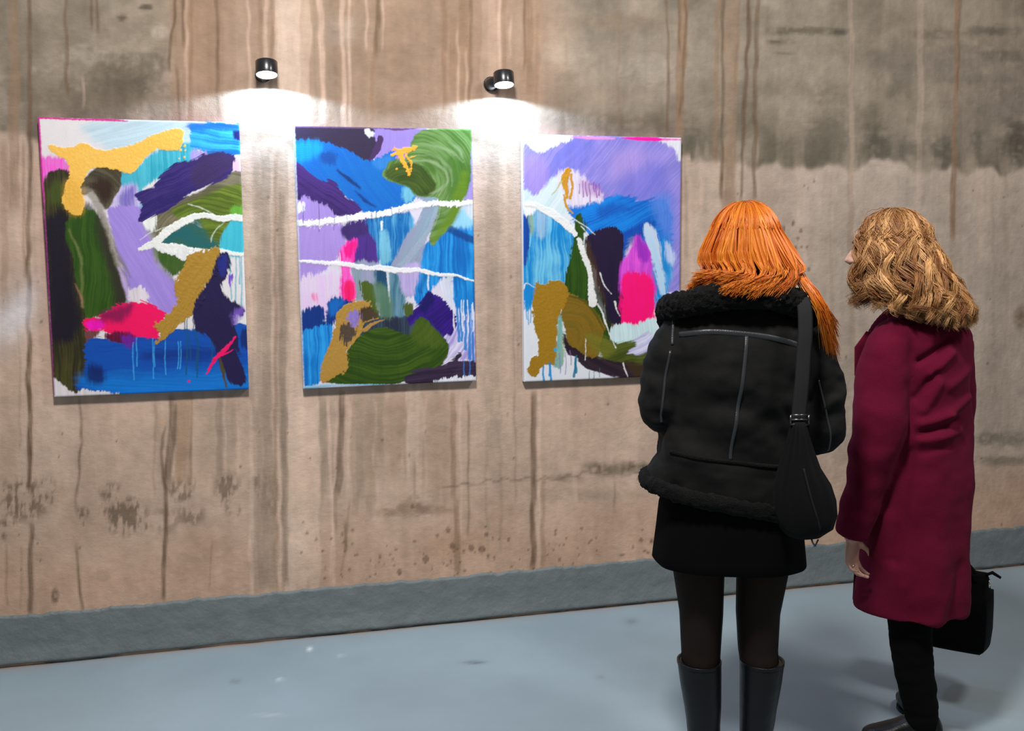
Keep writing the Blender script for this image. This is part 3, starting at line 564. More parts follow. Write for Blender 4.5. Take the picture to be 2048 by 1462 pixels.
    p.poly((224, 216, 218), [(108, 1312), (160, 1356), (215, 1388), (250, 1366), (420, 1387), (112, 1402)], soft=4, sm=False)
    p.line((206, 30, 140), [(48, 62), (200, 68), (400, 72), (480, 76)], [12, 9, 12, 3], soft=3, rag=3); p.line((214, 60, 160), [(52, 60), (62, 250), (74, 460)], [16, 10, 6], soft=4); p.line((196, 80, 170), [(74, 460), (92, 900), (110, 1392)], 6, soft=4, a=.7)
    return p

def paint_middle():
    p = Paint([(72, 55), (976, 78), (974, 1368), (76, 1398)], (222, 216, 232))
    p.poly((160, 138, 212), [(430, 70), (740, 75), (740, 260), (540, 225), (480, 210)], soft=6, streak=.15)
    p.poly((170, 150, 218), [(930, 80), (980, 80), (980, 460), (930, 440), (950, 300)], soft=6)
    p.poly((60, 46, 74), [(70, 55), (425, 60), (470, 110), (482, 170), (440, 252), (380, 222), (300, 172), (200, 138), (70, 132)], soft=4, c2=(46, 36, 66), ang=25, streak=.5)
    p.line((74, 48, 96), [(512, 118), (490, 175), (447, 250)], [26, 34, 20], rag=3)
    p.poly((216, 216, 214), [(432, 74), (482, 88), (470, 112), (448, 105)], soft=4)
    p.poly((0, 110, 204), [(70, 142), (170, 130), (300, 176), (400, 232), (480, 236), (570, 195), (560, 300), (590, 350), (682, 370), (670, 425), (600, 475), (520, 505), (430, 495), (380, 435), (310, 395), (270, 342), (180, 322), (120, 272), (70, 242)], soft=4, c2=(0, 82, 176), ang=60, streak=.5)
    p.poly((0, 156, 218), [(70, 148), (180, 136), (205, 175), (90, 235)], soft=24, a=.8)
    p.poly((0, 66, 152), [(210, 190), (280, 200), (275, 250), (220, 240)], soft=16, a=.8)
    p.line((4, 54, 122), [(295, 285), (340, 325), (395, 365)], [8, 22, 10], soft=6); p.line((4, 60, 140), [(370, 380), (420, 430), (470, 470)], [6, 20, 8], soft=6)
    p.poly((60, 130, 210), [(480, 235), (560, 205), (555, 260), (500, 270)], soft=14, a=.7)
    p.poly((120, 190, 220), [(620, 372), (682, 370), (670, 425), (630, 440)], soft=14)
    p.poly((60, 34, 104), [(70, 250), (130, 282), (190, 332), (260, 340), (300, 402), (380, 452), (386, 498), (290, 496), (180, 452), (100, 422), (72, 382)], soft=4, c2=(80, 48, 128), ang=35, streak=.5)
    p.poly((172, 146, 218), [(80, 442), (200, 450), (260, 500), (290, 560), (312, 640), (280, 700), (200, 780), (120, 832), (78, 832)], soft=6, rag=9, streak=.2)
    p.poly((88, 54, 150), [(310, 560), (440, 540), (482, 620), (472, 750), (370, 762), (340, 655)], soft=10, c2=(58, 38, 104), streak=.4)
    p.poly((66, 44, 110), [(310, 560), (440, 545), (430, 600), (330, 620)], soft=14, a=.9)
    p.poly((0, 104, 186), [(440, 525), (645, 515), (650, 640), (600, 740), (565, 792), (500, 765), (480, 650)], soft=8, c2=(110, 176, 214), streak=.5)
    p.poly((130, 196, 222), [(490, 600), (530, 590), (540, 720), (500, 750)], soft=12, a=.8)
    p.poly((136, 160, 168), [(350, 762), (480, 770), (472, 960), (365, 945)], soft=9, c2=(160, 150, 190))
    p.poly((66, 116, 140), [(468, 790), (590, 800), (612, 960), (604, 1062), (500, 1062), (478, 920)], soft=10, c2=(120, 150, 170), streak=.4)
    p.poly((30, 70, 110), [(470, 790), (520, 800), (510, 880), (470, 870)], soft=10)
    p.poly((0, 106, 198), [(695, 705), (760, 640), (850, 570), (978, 545), (978, 1010), (880, 960), (800, 850), (740, 900), (680, 962), (660, 880)], soft=6, c2=(50, 152, 222), streak=.5)
    p.poly((150, 202, 230), [(850, 520), (978, 450), (978, 560), (870, 572)], soft=16)
    p.poly((214, 222, 236), [(930, 460), (978, 450), (978, 520), (950, 525)], soft=9)
    p.line((0, 56, 132), [(845, 575), (900, 610), (976, 640)], [40, 34, 40], soft=8, a=.85); p.line((0, 70, 150), [(730, 800), (700, 900)], [26, 20], soft=10, a=.6)
    p.poly((214, 218, 234), [(800, 850), (850, 830), (862, 960), (830, 960)], soft=9, rag=9)
    p.poly((158, 164, 192), [(558, 765), (640, 620), (700, 545), (730, 440), (690, 400), (740, 395), (790, 440), (770, 560), (720, 640), (690, 760), (655, 900), (612, 920), (600, 830)], soft=7, c2=(126, 158, 172), ang=-65, streak=.5)
    p.poly((186, 170, 222), [(580, 790), (690, 760), (660, 900), (620, 910)], soft=12, c2=(200, 180, 226), a=.9)
    p.poly((86, 126, 48), [(528, 292), (570, 240), (640, 228), (690, 120), (760, 84), (980, 84), (962, 200), (956, 330), (905, 450), (842, 560), (770, 648), (762, 620), (792, 520), (802, 420), (700, 402), (660, 362), (592, 346), (545, 322)], soft=5, c2=(126, 156, 96), arc=(700, 330), streak=.4)
    p.poly((58, 82, 20), [(535, 292), (600, 250), (700, 262), (778, 330), (762, 392), (702, 402), (660, 362), (585, 342)], soft=8, c2=(80, 100, 40), arc=(640, 420), streak=.4)
    p.poly((66, 112, 28), [(850, 220), (920, 230), (955, 320), (900, 440), (860, 400), (860, 300)], soft=22, a=.7)
    p.line((108, 142, 26), [(940, 300), (900, 430), (845, 540), (775, 640)], [30, 60, 50, 14], soft=14, a=.75)
    for k, (q, a) in enumerate([([(640, 238), (760, 232), (835, 275), (850, 340), (800, 405)], .6), ([(700, 200), (800, 215), (870, 280), (875, 360)], .35), ([(720, 150), (860, 178), (932, 240)], .4), ([(860, 140), (905, 170), (930, 220)], .4), ([(750, 400), (800, 380), (825, 360)], .6)]): p.line((158, 176, 136), q, [4, 14, 14, 6], soft=6, a=a, streak=.5)
    for k in range(5): p.line((196, 204, 214), [(780+6*k, 470), (740+8*k, 580), (640+10*k, 700), (570+12*k, 760)], 3, soft=3, a=.35)
    G = (248, 178, 62)
    for q, w in [([(565, 205), (640, 180), (695, 158)], [14, 30, 12]), ([(600, 190), (625, 240), (650, 308)], [26, 20, 14]), ([(580, 170), (620, 220)], [10, 24]), ([(640, 200), (660, 250), (655, 290)], [14, 12, 8]), ([(660, 215), (690, 205)], [8, 6])]: p.line(G, q, w, rag=6, relief=1, soft=2)
    p.dots(G, [(590, 275, 5), (685, 175, 5), (572, 178, 5)])
    p.line((238, 238, 240), [(70, 546), (250, 530), (430, 514), (560, 492), (650, 470), (760, 455), (980, 446)], [26, 34, 30, 30, 34, 30, 24], rag=8, soft=2, relief=1)
    p.poly((236, 236, 238), [(76, 455), (105, 440), (108, 480), (80, 490)], soft=4, rag=9)
    p.drips((40, 46, 96), (110, 190, 262, 328), 450, 640, 4, .7, 3)
    p.drips((40, 60, 130), (450, 470, 560, 600, 640), 480, 545, 4, .7, 9)
    for k in range(14): p.line((230, 228, 238), [(150+20*k, 548-2*k), (135+20*k+8*(k % 3), 572-2*k)], [5, 1], a=.8)
    p.poly((248, 40, 168), [(296, 665), (372, 640), (352, 750), (332, 800), (352, 860), (356, 942), (300, 936), (268, 900), (290, 800)], soft=7, c2=(232, 120, 210), streak=.4)
    p.poly((250, 0, 100), [(300, 860), (345, 850), (352, 940), (305, 935)], soft=12, a=.9); p.poly((244, 20, 140), [(320, 660), (370, 645), (350, 720), (315, 720)], soft=9)
    p.line((238, 238, 240), [(74, 738), (200, 748), (330, 762), (430, 776), (520, 782), (700, 796), (850, 820), (980, 850)], [12, 16, 26, 22, 34, 20, 16, 8], rag=4, soft=2, relief=1)
    p.line((236, 240, 242), [(525, 790), (532, 880), (532, 960)], [12, 10, 6], soft=3, a=.8); p.line((236, 240, 242), [(742, 800), (738, 890)], [6, 10], soft=3, a=.8); p.line((230, 238, 242), [(500, 545), (503, 580)], [14, 8], soft=3)
    p.poly((232, 216, 236), [(78, 842), (250, 812), (262, 930), (200, 1020), (78, 980)], soft=12, rag=14, c2=(214, 180, 226), streak=.3)
    p.poly((240, 120, 180), [(140, 905), (165, 900), (160, 940), (145, 935)], soft=10, a=.8)
    p.poly((0, 54, 140), [(78, 1025), (130, 985), (188, 978), (200, 1060), (240, 935), (300, 940), (330, 955), (280, 1012), (200, 1092), (78, 1152)], soft=7, rag=9, c2=(0, 34, 104), streak=.5)
    p.poly((20, 100, 190), [(215, 980), (250, 930), (300, 945), (240, 1020)], soft=14, a=.8)
    p.poly((0, 106, 200), [(78, 1130), (160, 1090), (240, 1080), (205, 1200), (165, 1342), (78, 1372)], soft=6, c2=(50, 150, 220), streak=.6)
    p.poly((44, 48, 72), [(470, 1040), (600, 1030), (650, 1020), (720, 1080), (640, 1135), (480, 1122), (400, 1140), (345, 1100), (380, 1060)], soft=10, c2=(60, 84, 100), streak=.4)
    p.poly((46, 20, 116), [(735, 905), (830, 960), (882, 1090), (812, 1168), (720, 1090), (640, 1062), (640, 1020), (690, 970)], soft=3, c2=(62, 30, 142), ang=-40, streak=.4)
    p.poly((20, 20, 90), [(690, 970), (735, 910), (760, 940), (720, 1010)], soft=12, a=.8)
    p.poly((176, 160, 224), [(790, 1170), (880, 1100), (975, 1010), (975, 1275), (880, 1240), (800, 1260)], soft=8, rag=12, c2=(232, 232, 240), ang=-60, streak=.3)
    p.drips((20, 120, 206), (885, 900, 905, 925, 940, 960), 900, 1330, 15, .9, 12); p.drips((232, 236, 242), (866, 905, 915, 938, 958, 968), 960, 1110, 7, .85, 13)
    p.poly((48, 78, 12), [(296, 1250), (350, 1170), (420, 1112), (520, 1098), (640, 1132), (700, 1046), (780, 1120), (828, 1196), (780, 1282), (640, 1350), (480, 1375), (300, 1368), (188, 1350), (288, 1300)], soft=4, c2=(72, 98, 24), arc=(500, 900), streak=.5)
    p.poly((84, 104, 30), [(650, 1120), (700, 1050), (780, 1120), (800, 1170), (700, 1180)], soft=18, a=.6)
    p.poly((78, 98, 32), [(385, 852), (442, 870), (462, 960), (472, 1040), (420, 1000)], soft=5, rag=7)
    p.poly((92, 128, 92), [(455, 860), (530, 900), (545, 1020), (485, 1032)], soft=14, a=.8)
    p.poly((80, 96, 40), [(612, 975), (650, 965), (660, 1010), (625, 1025)], soft=6)
    p.poly((188, 148, 70), [(168, 1345), (190, 1235), (232, 1150), (258, 1080), (268, 1005), (320, 955), (400, 948), (432, 975), (372, 1000), (392, 1060), (350, 1150), (312, 1202), (300, 1290), (240, 1330), (200, 1358)], soft=3, rag=12, c2=(164, 122, 50), ang=-60, streak=.5, relief=1.1)
    p.poly((62, 56, 58), [(285, 1080), (340, 1060), (345, 1130), (295, 1165)], soft=6, rag=14, a=.9); p.poly((78, 62, 44), [(370, 1000), (440, 985), (470, 1030), (400, 1060)], soft=8, rag=9)
    p.poly((142, 122, 192), [(325, 1020), (368, 1000), (365, 1065), (335, 1070)], soft=7, rag=10)
    p.line((176, 136, 74), [(395, 1100), (440, 1070), (505, 1048)], [22, 16, 4], rag=4, relief=.6); p.line((176, 136, 74), [(400, 1060), (470, 1040)], [8, 3], rag=3)
    p.poly((52, 38, 62), [(615, 1345), (760, 1292), (850, 1272), (892, 1230), (882, 1276), (978, 1274), (978, 1338), (860, 1352), (760, 1372), (640, 1380)], soft=4, c2=(70, 52, 80), ang=-8, streak=.5)
    p.drips((60, 110, 200), (912, 940), 1270, 1350, 7, .9, 21)
    p.line((150, 196, 222), [(78, 1392), (250, 1380), (500, 1382)], [20, 8, 5], rag=3); p.poly((226, 226, 236), [(760, 1372), (870, 1350), (976, 1345), (976, 1372)], soft=4, rag=6)
    p.drips((30, 60, 30), (330, 360, 480, 570), 1200, 1370, 4, .4, 22)
    p.line((110, 70, 110), [(74, 58), (500, 70), (590, 76), (700, 72)], [5, 6, 14, 4], soft=3); p.line((210, 210, 220), [(76, 60), (78, 600), (78, 1395)], 7, soft=3, a=.8)
    return p

def paint_right():
    p = Paint([(75, 75), (916, 97), (908, 1356), (70, 1388)], (222, 226, 232))
    p.poly((138, 132, 214), [(78, 118), (140, 162), (250, 140), (330, 84), (800, 98), (892, 150), (920, 240), (920, 860), (840, 870), (855, 600), (825, 430), (640, 425), (500, 425), (480, 380), (330, 275), (230, 322), (140, 392), (82, 340)], soft=10, rag=9, c2=(166, 150, 222), ang=-50, streak=.15)
    p.poly((176, 150, 220), [(80, 200), (180, 190), (200, 330), (130, 390), (82, 330)], soft=24, a=.7); p.poly((178, 152, 218), [(560, 180), (720, 170), (700, 300), (560, 300)], soft=50, a=.6); p.poly((116, 120, 212), [(340, 110), (460, 140), (380, 260), (250, 280)], soft=34, a=.6); p.poly((112, 116, 214), [(600, 320), (800, 230), (850, 420), (640, 430)], soft=40, a=.6)
    p.poly((226, 226, 232), [(74, 78), (330, 86), (250, 135), (170, 160), (78, 112)], soft=8, rag=9); p.poly((226, 226, 236), [(800, 104), (918, 104), (908, 215), (880, 150)], soft=8)
    p.line((238, 150, 210), [(340, 92), (420, 96), (560, 100)], [6, 16, 8], soft=5, a=.9); p.line((240, 8, 160), [(600, 98), (680, 101), (780, 104), (830, 106)], [4, 20, 22, 5], soft=3); p.line((236, 120, 196), [(820, 104), (912, 106)], [14, 8], soft=5)
    p.poly((206, 226, 228), [(78, 375), (140, 400), (235, 318), (310, 330), (310, 485), (200, 452), (78, 470)], soft=12, c2=(222, 226, 232), ang=-60, streak=.15)
    p.poly((0, 96, 202), [(318, 452), (440, 432), (520, 418), (640, 405), (700, 430), (830, 430), (860, 600), (835, 780), (792, 965), (768, 940), (740, 700), (700, 620), (620, 640), (606, 760), (590, 600), (500, 582), (430, 605), (345, 520)], soft=10, rag=8, c2=(20, 124, 214), ang=-25, streak=.4)
    p.poly((92, 128, 218), [(760, 420), (860, 400), (870, 640), (800, 560)], soft=34, a=.75); p.poly((0, 66, 170), [(460, 470), (560, 440), (640, 470), (500, 520)], soft=24, a=.6); p.poly((0, 56, 160), [(600, 600), (700, 560), (760, 540), (720, 600), (640, 660), (605, 720)], soft=16, a=.8)
    p.poly((34, 132, 214), [(750, 700), (850, 640), (868, 800), (822, 930), (770, 960)], soft=14, c2=(120, 180, 228), ang=75)
    p.poly((0, 130, 208), [(72, 505), (120, 480), (200, 480), (300, 545), (352, 620), (335, 780), (312, 885), (280, 872), (180, 872), (72, 885)], soft=5, c2=(130, 196, 220), streak=.4)
    p.poly((150, 170, 110), [(100, 500), (128, 470), (120, 580), (104, 590)], soft=12, a=.7)
    p.poly((0, 62, 152), [(72, 500), (96, 520), (102, 700), (72, 765)], soft=8); p.poly((196, 216, 224), [(140, 480), (200, 480), (190, 600), (150, 600)], soft=18, a=.5); p.poly((0, 124, 204), [(72, 880), (142, 880), (122, 985), (72, 1000)], soft=10, rag=10)
    p.drips((60, 150, 214), (88, 98, 110), 980, 1100, 7, .8, 2)
    p.poly((40, 24, 62), [(438, 600), (500, 578), (580, 590), (598, 720), (612, 1092), (540, 1082), (500, 960), (460, 800), (405, 640)], soft=5, c2=(28, 18, 44), streak=.5)
    p.poly((72, 50, 30), [(400, 640), (450, 740), (490, 900), (500, 980), (440, 880), (415, 760)], soft=20, a=.9); p.line((110, 74, 50), [(540, 1078), (612, 1086)], 12, soft=5)
    p.poly((36, 72, 10), [(345, 640), (370, 505), (392, 560), (380, 650), (420, 800), (448, 950), (520, 1070), (560, 1170), (640, 1165), (664, 1195), (560, 1235), (460, 1175), (420, 1025), (296, 892), (328, 760)], soft=4, rag=6, c2=(54, 86, 16), streak=.5)
    p.poly((28, 40, 14), [(455, 900), (500, 960), (540, 1080), (520, 1100), (470, 1000)], soft=14, a=.8)
    p.poly((196, 70, 206), [(598, 770), (640, 700), (682, 615), (745, 680), (755, 820), (770, 900), (610, 920)], soft=14, c2=(230, 90, 215), streak=.3)
    p.poly((150, 40, 190), [(670, 640), (700, 620), (745, 690), (730, 740), (690, 720)], soft=14, a=.8)
    p.poly((255, 0, 118), [(604, 840), (690, 815), (752, 830), (778, 1042), (735, 1055), (690, 1084), (615, 1076)], soft=10, rag=8, c2=(246, 0, 132), streak=.15)
    p.poly((206, 216, 236), [(722, 570), (772, 580), (802, 690), (828, 900), (806, 905), (770, 760)], soft=7, c2=(150, 196, 228), ang=75); p.poly((186, 200, 236), [(838, 650), (880, 700), (872, 760), (850, 730)], soft=12)
    p.poly((202, 226, 230), [(556, 1090), (620, 1080), (690, 1090), (782, 1042), (785, 1110), (700, 1185), (560, 1170)], soft=6)
    p.poly((188, 182, 224), [(640, 1195), (745, 1120), (760, 1240), (620, 1255)], soft=10, c2=(214, 220, 232), ang=-30, streak=.4)
    p.poly((72, 84, 24), [(470, 1175), (560, 1190), (660, 1180), (620, 1250), (760, 1215), (912, 1000), (912, 1360), (720, 1372), (600, 1310), (520, 1275)], soft=8, c2=(100, 110, 44), ang=-15, streak=.5)
    p.poly((64, 48, 32), [(540, 1295), (740, 1290), (912, 1260), (912, 1360), (600, 1372)], soft=14, ang=-5)
    p.poly((44, 30, 46), [(288, 1140), (318, 1232), (420, 1312), (560, 1352), (645, 1364), (605, 1300), (480, 1262), (380, 1242), (330, 1182)], soft=4, c2=(60, 44, 50), ang=25, streak=.4)
    p.poly((142, 112, 30), [(288, 918), (360, 930), (440, 1000), (505, 1100), (492, 1140), (470, 1230), (430, 1256), (380, 1240), (322, 1182), (290, 1080), (276, 1000)], soft=4, rag=9, c2=(94, 80, 20), arc=(290, 1160), streak=.7, relief=.7)
    p.poly((120, 120, 40), [(400, 1140), (500, 1150), (560, 1210), (480, 1250)], soft=16, a=.7, ang=20)
    p.line((60, 70, 14), [(300, 920), (400, 960), (470, 1060), (505, 1120)], [10, 16, 14, 8], soft=6, a=.7)
    p.poly((168, 128, 30), [(142, 840), (165, 868), (215, 848), (262, 855), (298, 885), (302, 940), (262, 1030), (250, 1200), (238, 1285), (180, 1290), (130, 1352), (92, 1335), (108, 1270), (142, 1232), (132, 1080), (118, 980), (135, 900)], soft=3, rag=12, c2=(146, 110, 26), ang=80, streak=.5, relief=1.2)
    p.poly((122, 184, 186), [(258, 1040), (280, 1050), (284, 1270), (230, 1302), (246, 1200)], soft=6, c2=(170, 160, 90)); p.dots((60, 160, 214), [(240, 1216, 9)])
    p.line((232, 232, 230), [(78, 444), (150, 446), (230, 490), (300, 546), (348, 606)], [14, 30, 42, 36, 26], rag=3, soft=2, relief=1); p.poly((234, 234, 232), [(78, 430), (150, 438), (130, 480), (82, 500)], soft=9)
    p.line((228, 228, 226), [(366, 630), (402, 720), (424, 820), (430, 900), (440, 968)], [18, 28, 28, 38, 46], rag=4, soft=2, relief=1)
    for q, w in [([(480, 810), (505, 870), (545, 920)], [8, 6, 3]), ([(560, 960), (575, 1000), (592, 1032)], [10, 7, 3]), ([(465, 975), (500, 1040), (530, 1120), (570, 1205)], [7, 12, 7, 3]), ([(310, 500), (380, 545), (450, 602)], [3, 4, 5]), ([(605, 1292), (618, 1330), (632, 1364)], [6, 8, 4]), ([(72, 890), (85, 858), (140, 872)], [5, 5, 3]), ([(405, 1160), (398, 1280)], [3, 4]), ([(380, 560), (415, 605)], [3, 5])]: p.line((230, 230, 228), q, w, rag=2, a=.9)
    p.poly((224, 214, 230), [(270, 300), (340, 270), (420, 330), (490, 400), (440, 435), (320, 440), (285, 400)], soft=14, rag=9)
    p.drips((150, 66, 150), (372, 390, 408, 430, 448, 465, 482), 330, 430, 8, .75, 3); p.poly((156, 90, 180), [(380, 320), (460, 340), (490, 400), (400, 380)], soft=24, a=.5)
    O = (204, 148, 40)
    p.line(O, [(315, 272), (296, 330), (300, 402)], [30, 34, 16], rag=5, relief=1); p.line(O, [(330, 290), (332, 350), (318, 405)], [14, 12, 14], rag=4, relief=1); p.line(O, [(284, 395), (300, 450), (336, 492)], [12, 14, 5], rag=3); p.line((190, 180, 110), [(285, 330), (228, 385)], [10, 5], rag=3, a=.8)
    p.drips((0, 130, 208), (175, 205, 212), 1290, 1385, 12, .9, 4); p.drips((0, 110, 150), (338, 345), 1270, 1370, 14, .9, 5); p.drips((150, 110, 170), (262, 292, 315), 1230, 1375, 7, .6, 6); p.drips((70, 110, 130), (420, 450, 480), 1320, 1385, 6, .6, 7)
    return p

def build_painting(p, x, z, rot, label, edge_top, edge_side, T=.034, W_=.6878, H_=1.0):
    root = empty('abstract_painting', (x, -.006, z-H_/2)); root.rotation_euler = (0, -rot, 0)
    nx, ny = p.NX, p.NY
    U, V = np.meshgrid(np.linspace(-W_/2, W_/2, nx), np.linspace(H_, 0, ny))
    u, v = U.ravel(), V.ravel()
    fr = np.stack([u, -T-p.r*.0010, v], -1)
    ed = np.minimum(np.minimum(u+W_/2, W_/2-u), np.minimum(v, H_-v)); fr[:, 1] += .003*sstep(.004, 0, ed)
    q = grid_quads(nx, ny)[:, ::-1]
    mxc = np.maximum(p.c[:, 0], p.c[:, 1]); bl_ = np.clip((p.c[:, 2]-mxc)/(p.c[:, 2]+1e-6), 0, 1)*np.clip((p.c[:, 1]-p.c[:, 0])/(p.c[:, 1]+1e-6), 0, 1); p.c[:, 1] *= 1+.35*bl_; p.c[:, 2] *= 1+.08*bl_   # cyan-leaning blues
    obj('painted_canvas', fast_mesh('painted_canvas', fr, q, colors=np.clip(np.clip(p.c, .003, .95)**1.05*.92, .003, .9)), M_paint, root)
    # folded canvas edges
    vs, fs, cs = [], [], []
    c = p.c.reshape(ny, nx, 3); f3 = fr.reshape(ny, nx, 3)
    for line, colr, over in [(f3[0, :], c[0, :], edge_top), (f3[-1, ::-1], c[-1, ::-1], None), (f3[::-1, 0], c[::-1, 0], edge_side), (f3[:, -1], c[:, -1], None)]:
        n = len(line); o = len(vs)*0+sum(len(a) for a in vs)
        bk = line.copy(); bk[:, 1] = 0.0
        cc = colr if over is None else np.tile(lin(over), (n, 1))
        vs += [line, bk]; cs += [cc, cc*.9+.05]
        i = np.arange(n-1)+o; fs.append(np.stack([i, i+n, i+n+1, i+1], -1))
    obj('canvas_edge', fast_mesh('canvas_edge', np.concatenate(vs), np.concatenate(fs), colors=np.clip(np.concatenate(cs), .01, .9)), M_canvas, root)
    return tag(root, label, 'painting', 'abstract paintings on the concrete wall')
build_painting(paint_left(), .6597, 1.5192, .0036, 'abstract canvas with pale gold smear, dark olive leaves and blue foot', (206, 40, 140), (226, 120, 180))
build_painting(paint_middle(), 1.5515, 1.5169, .0106, 'abstract canvas with green swirl and two white bands over blue', (150, 110, 150), (226, 224, 228))
build_painting(paint_right(), 2.4427, 1.5093, .0034, 'abstract canvas with lilac top, hot pink block and white curve', (232, 150, 200), (236, 234, 236))

# ------------------------------------------------------------------ wall lamps
def wall_lamp(x, z, label, knob):
    root = empty('wall_lamp', (x, 0, z))
    tilt = Matrix.Rotation(R(-12), 3, 'X')                       # lens leans a little out from the wall
    tl = np.array(tilt); ctr = np.array([0, -.076, -.008]); r = .0405; h = .050
    def ring(rr, zz, n=40): return [ctr+tl@np.array([rr*math.cos(2*math.pi*k/n), rr*math.sin(2*math.pi*k/n), zz]) for k in range(n)]
    mb = MB(); mb.ring_loft([ring(r*.80, -h/2+.003), ring(r*.93, -h/2), ring(r*.985, -h/2), ring(r, -h/2+.0015), ring(r, h/2-.003), ring(r*.96, h/2), ring(r*.4, h/2)])
    obj('housing', mb.mesh('housing', False), M_lampblk, root)
    for pl in root.children[0].data.polygons: pl.use_smooth = True
    mb = MB(); mb.ring_loft([ring(r*.9, -h/2+.001), ring(r*.9, -h/2-.0012), ring(r*.6, -h/2-.002)]); obj('lens', mb.mesh('lens'), M_lens, root)
    mb = MB(); mb.tube([(knob, .0, -.018), (knob, -.012, -.018), (knob*.8, -.030, -.014), (0, -.055, -.006)], [.026, .027, .024, .014], 24); obj('mount_ball', mb.mesh('mount_ball'), M_lampblk, root)
    mb = MB(); mb.tube([(knob, .004, -.018), (knob, -.006, -.018)], [.03, .03], 28); obj('wall_plate', mb.mesh('wall_plate', False), M_lampblk, root)
    d = bpy.data.lights.new('lamp_beam', 'SPOT'); d.energy = 48; d.color = (.42, .69, 1.0); d.spot_size = R(165); d.spot_blend = .10; d.shadow_soft_size = .03
    o = bpy.data.objects.new('lamp_beam', d); COL.objects.link(o); o.parent = root
    o.location = ctr+tl@np.array([0, 0, -h/2-.003]); o.rotation_euler = tilt.to_euler()
    return tag(root, label, 'lamp', 'black wall lamps above the paintings')
wall_lamp(1.1045, 2.222, 'lit black cylinder wall lamp between olive-leaf and green-swirl canvases', -.012)
wall_lamp(2.008, 2.221, 'lit black cylinder wall lamp between green-swirl and pink-block canvases', -.034)
#PART3
# ------------------------------------------------------------------ people: shared builders
def person_root(xl, D, label):
    base = CAM+np.array([sy_, cy_, 0])*D+R0*xl
    o = empty('person', (base[0], base[1], 0), -YAW)
    return tag(o, label, 'person', None)

def hand(mb, w, d, l, n_, curl, size=1.0, spread=.05, thumb_out=.5):
    """wrist point, finger direction, thumb-side direction, palm-facing direction"""
    w = np.array(w, float); d = np.array(d, float); d /= np.linalg.norm(d)
    n_ = np.array(n_, float); n_ -= d*(n_@d); n_ /= np.linalg.norm(n_)
    l = np.array(l, float); l -= d*(l@d); l -= n_*(l@n_); l /= np.linalg.norm(l); s = size
    pt = lambda a, b, c: w+(d*a+l*b+n_*c)*s
    mb.tube([pt(-.03, 0, 0), pt(0, 0, 0), pt(.02, 0, 0)], [(.021*s, .017*s)]*3, 10, up=l)
    mb.tube([pt(-.005, 0, 0), pt(.02, .0, .0), pt(.05, .001, 0), pt(.082, .0, 0), pt(.092, 0, 0)], [(.024*s, .015*s), (.032*s, .016*s), (.039*s, .015*s), (.039*s, .012*s), (.030*s, .008*s)], 14, up=l)
    tips = []
    for k, (b, a0, L_, r) in enumerate([(.029, .082, .072, .0088), (.010, .087, .080, .009), (-.010, .084, .074, .0086), (-.028, .076, .058, .0076)]):
        p_ = pt(a0-.015, b, 0); dirv = d+l*spread*(b/.03); ang = 0; P_ = [p_, pt(a0, b, 0)]
        cur = P_[-1]
        for seg, fr_ in enumerate((.45, .31, .24)):
            ang += curl[k]*(0.75, 1.1, .7)[seg]
            cur = cur+(dirv*math.cos(ang)+n_*math.sin(ang))/np.linalg.norm(dirv)*L_*fr_*s; P_.append(cur)
        Q = cr(P_, 12); mb.tube(Q, [r*s*(1.0-.28*i/11) for i in range(12)], 8); tips.append(P_)
    P_ = [pt(.012, .022, .004), pt(.035, .042, .010), pt(.060, .052+.01*thumb_out, .018), pt(.083, .052+.012*thumb_out, .028)]
    mb.tube(cr(P_, 10), [.0125*s*(1-.035*i) for i in range(10)], 8)
    return tips

HEADP = [(0.0, .066, .020, .018), (.010, .086, -.005, .032), (.030, .0885, -.025, .046), (.052, .090, -.052, .055), (.075, .090, -.078, .062), (.10, .088, -.090, .068), (.12, .084, -.095, .071), (.14, .091, -.097, .073), (.165, .088, -.096, .073), (.19, .074, -.085, .066), (.208, .052, -.062, .050), (.220, .020, -.032, .024)]
def head(mb, chin, yaw, size=1.0, pitch=0.0):
    """chin: point below the middle of the skull at chin height; yaw: turn to the left from +y"""
    rz = np.array(Matrix.Rotation(yaw, 3, 'Z')); rx = np.array(Matrix.Rotation(pitch, 3, 'X')); A = rz@rx
    T_ = lambda x, y, z: np.array(chin)+A@(np.array([x, y, z])*size)
    rings = []
    for z, fy, by, wd in HEADP:
        cyy, ry = (fy+by)/2, (fy-by)/2
        rg = []
        for k in range(28):
            t = 2*math.pi*k/28; ct, st = math.cos(t), math.sin(t)
            ww = wd*(1-.16*max(st, 0)**2)
            rg.append(T_(ww*math.copysign(abs(ct)**.9, ct), cyy+ry*math.copysign(abs(st)**.95, st), z))
        rings.append(rg)
    mb.ring_loft(rings)
    mb.tube([T_(0, .080, .128), T_(0, .092, .115), T_(0, .104, .098), T_(0, .112, .086), T_(0, .100, .076)], [.0065*size, .008*size, .0105*size, .0125*size, .009*size], 10)
    for sgn in (-1, 1):
        mb.ellipsoid(T_(sgn*.010, .098, .082), np.array([.009, .010, .008])*size, A)
        mb.ellipsoid(T_(sgn*.073, -.012, .110), np.array([.008, .018, .031])*size, A)       # ears
        mb.ellipsoid(T_(sgn*.034, .078, .138), np.array([.020, .012, .006])*size, A)        # brow ridge
        mb.ellipsoid(T_(sgn*.036, .070, .090), np.array([.020, .016, .016])*size, A)        # cheek
    mb.ellipsoid(T_(0, .087, .056), np.array([.022, .009, .006])*size, A); mb.ellipsoid(T_(0, .086, .047), np.array([.019, .009, .006])*size, A)
    mb.ellipsoid(T_(0, .078, .014), np.array([.018, .013, .012])*size, A)
    return T_, A

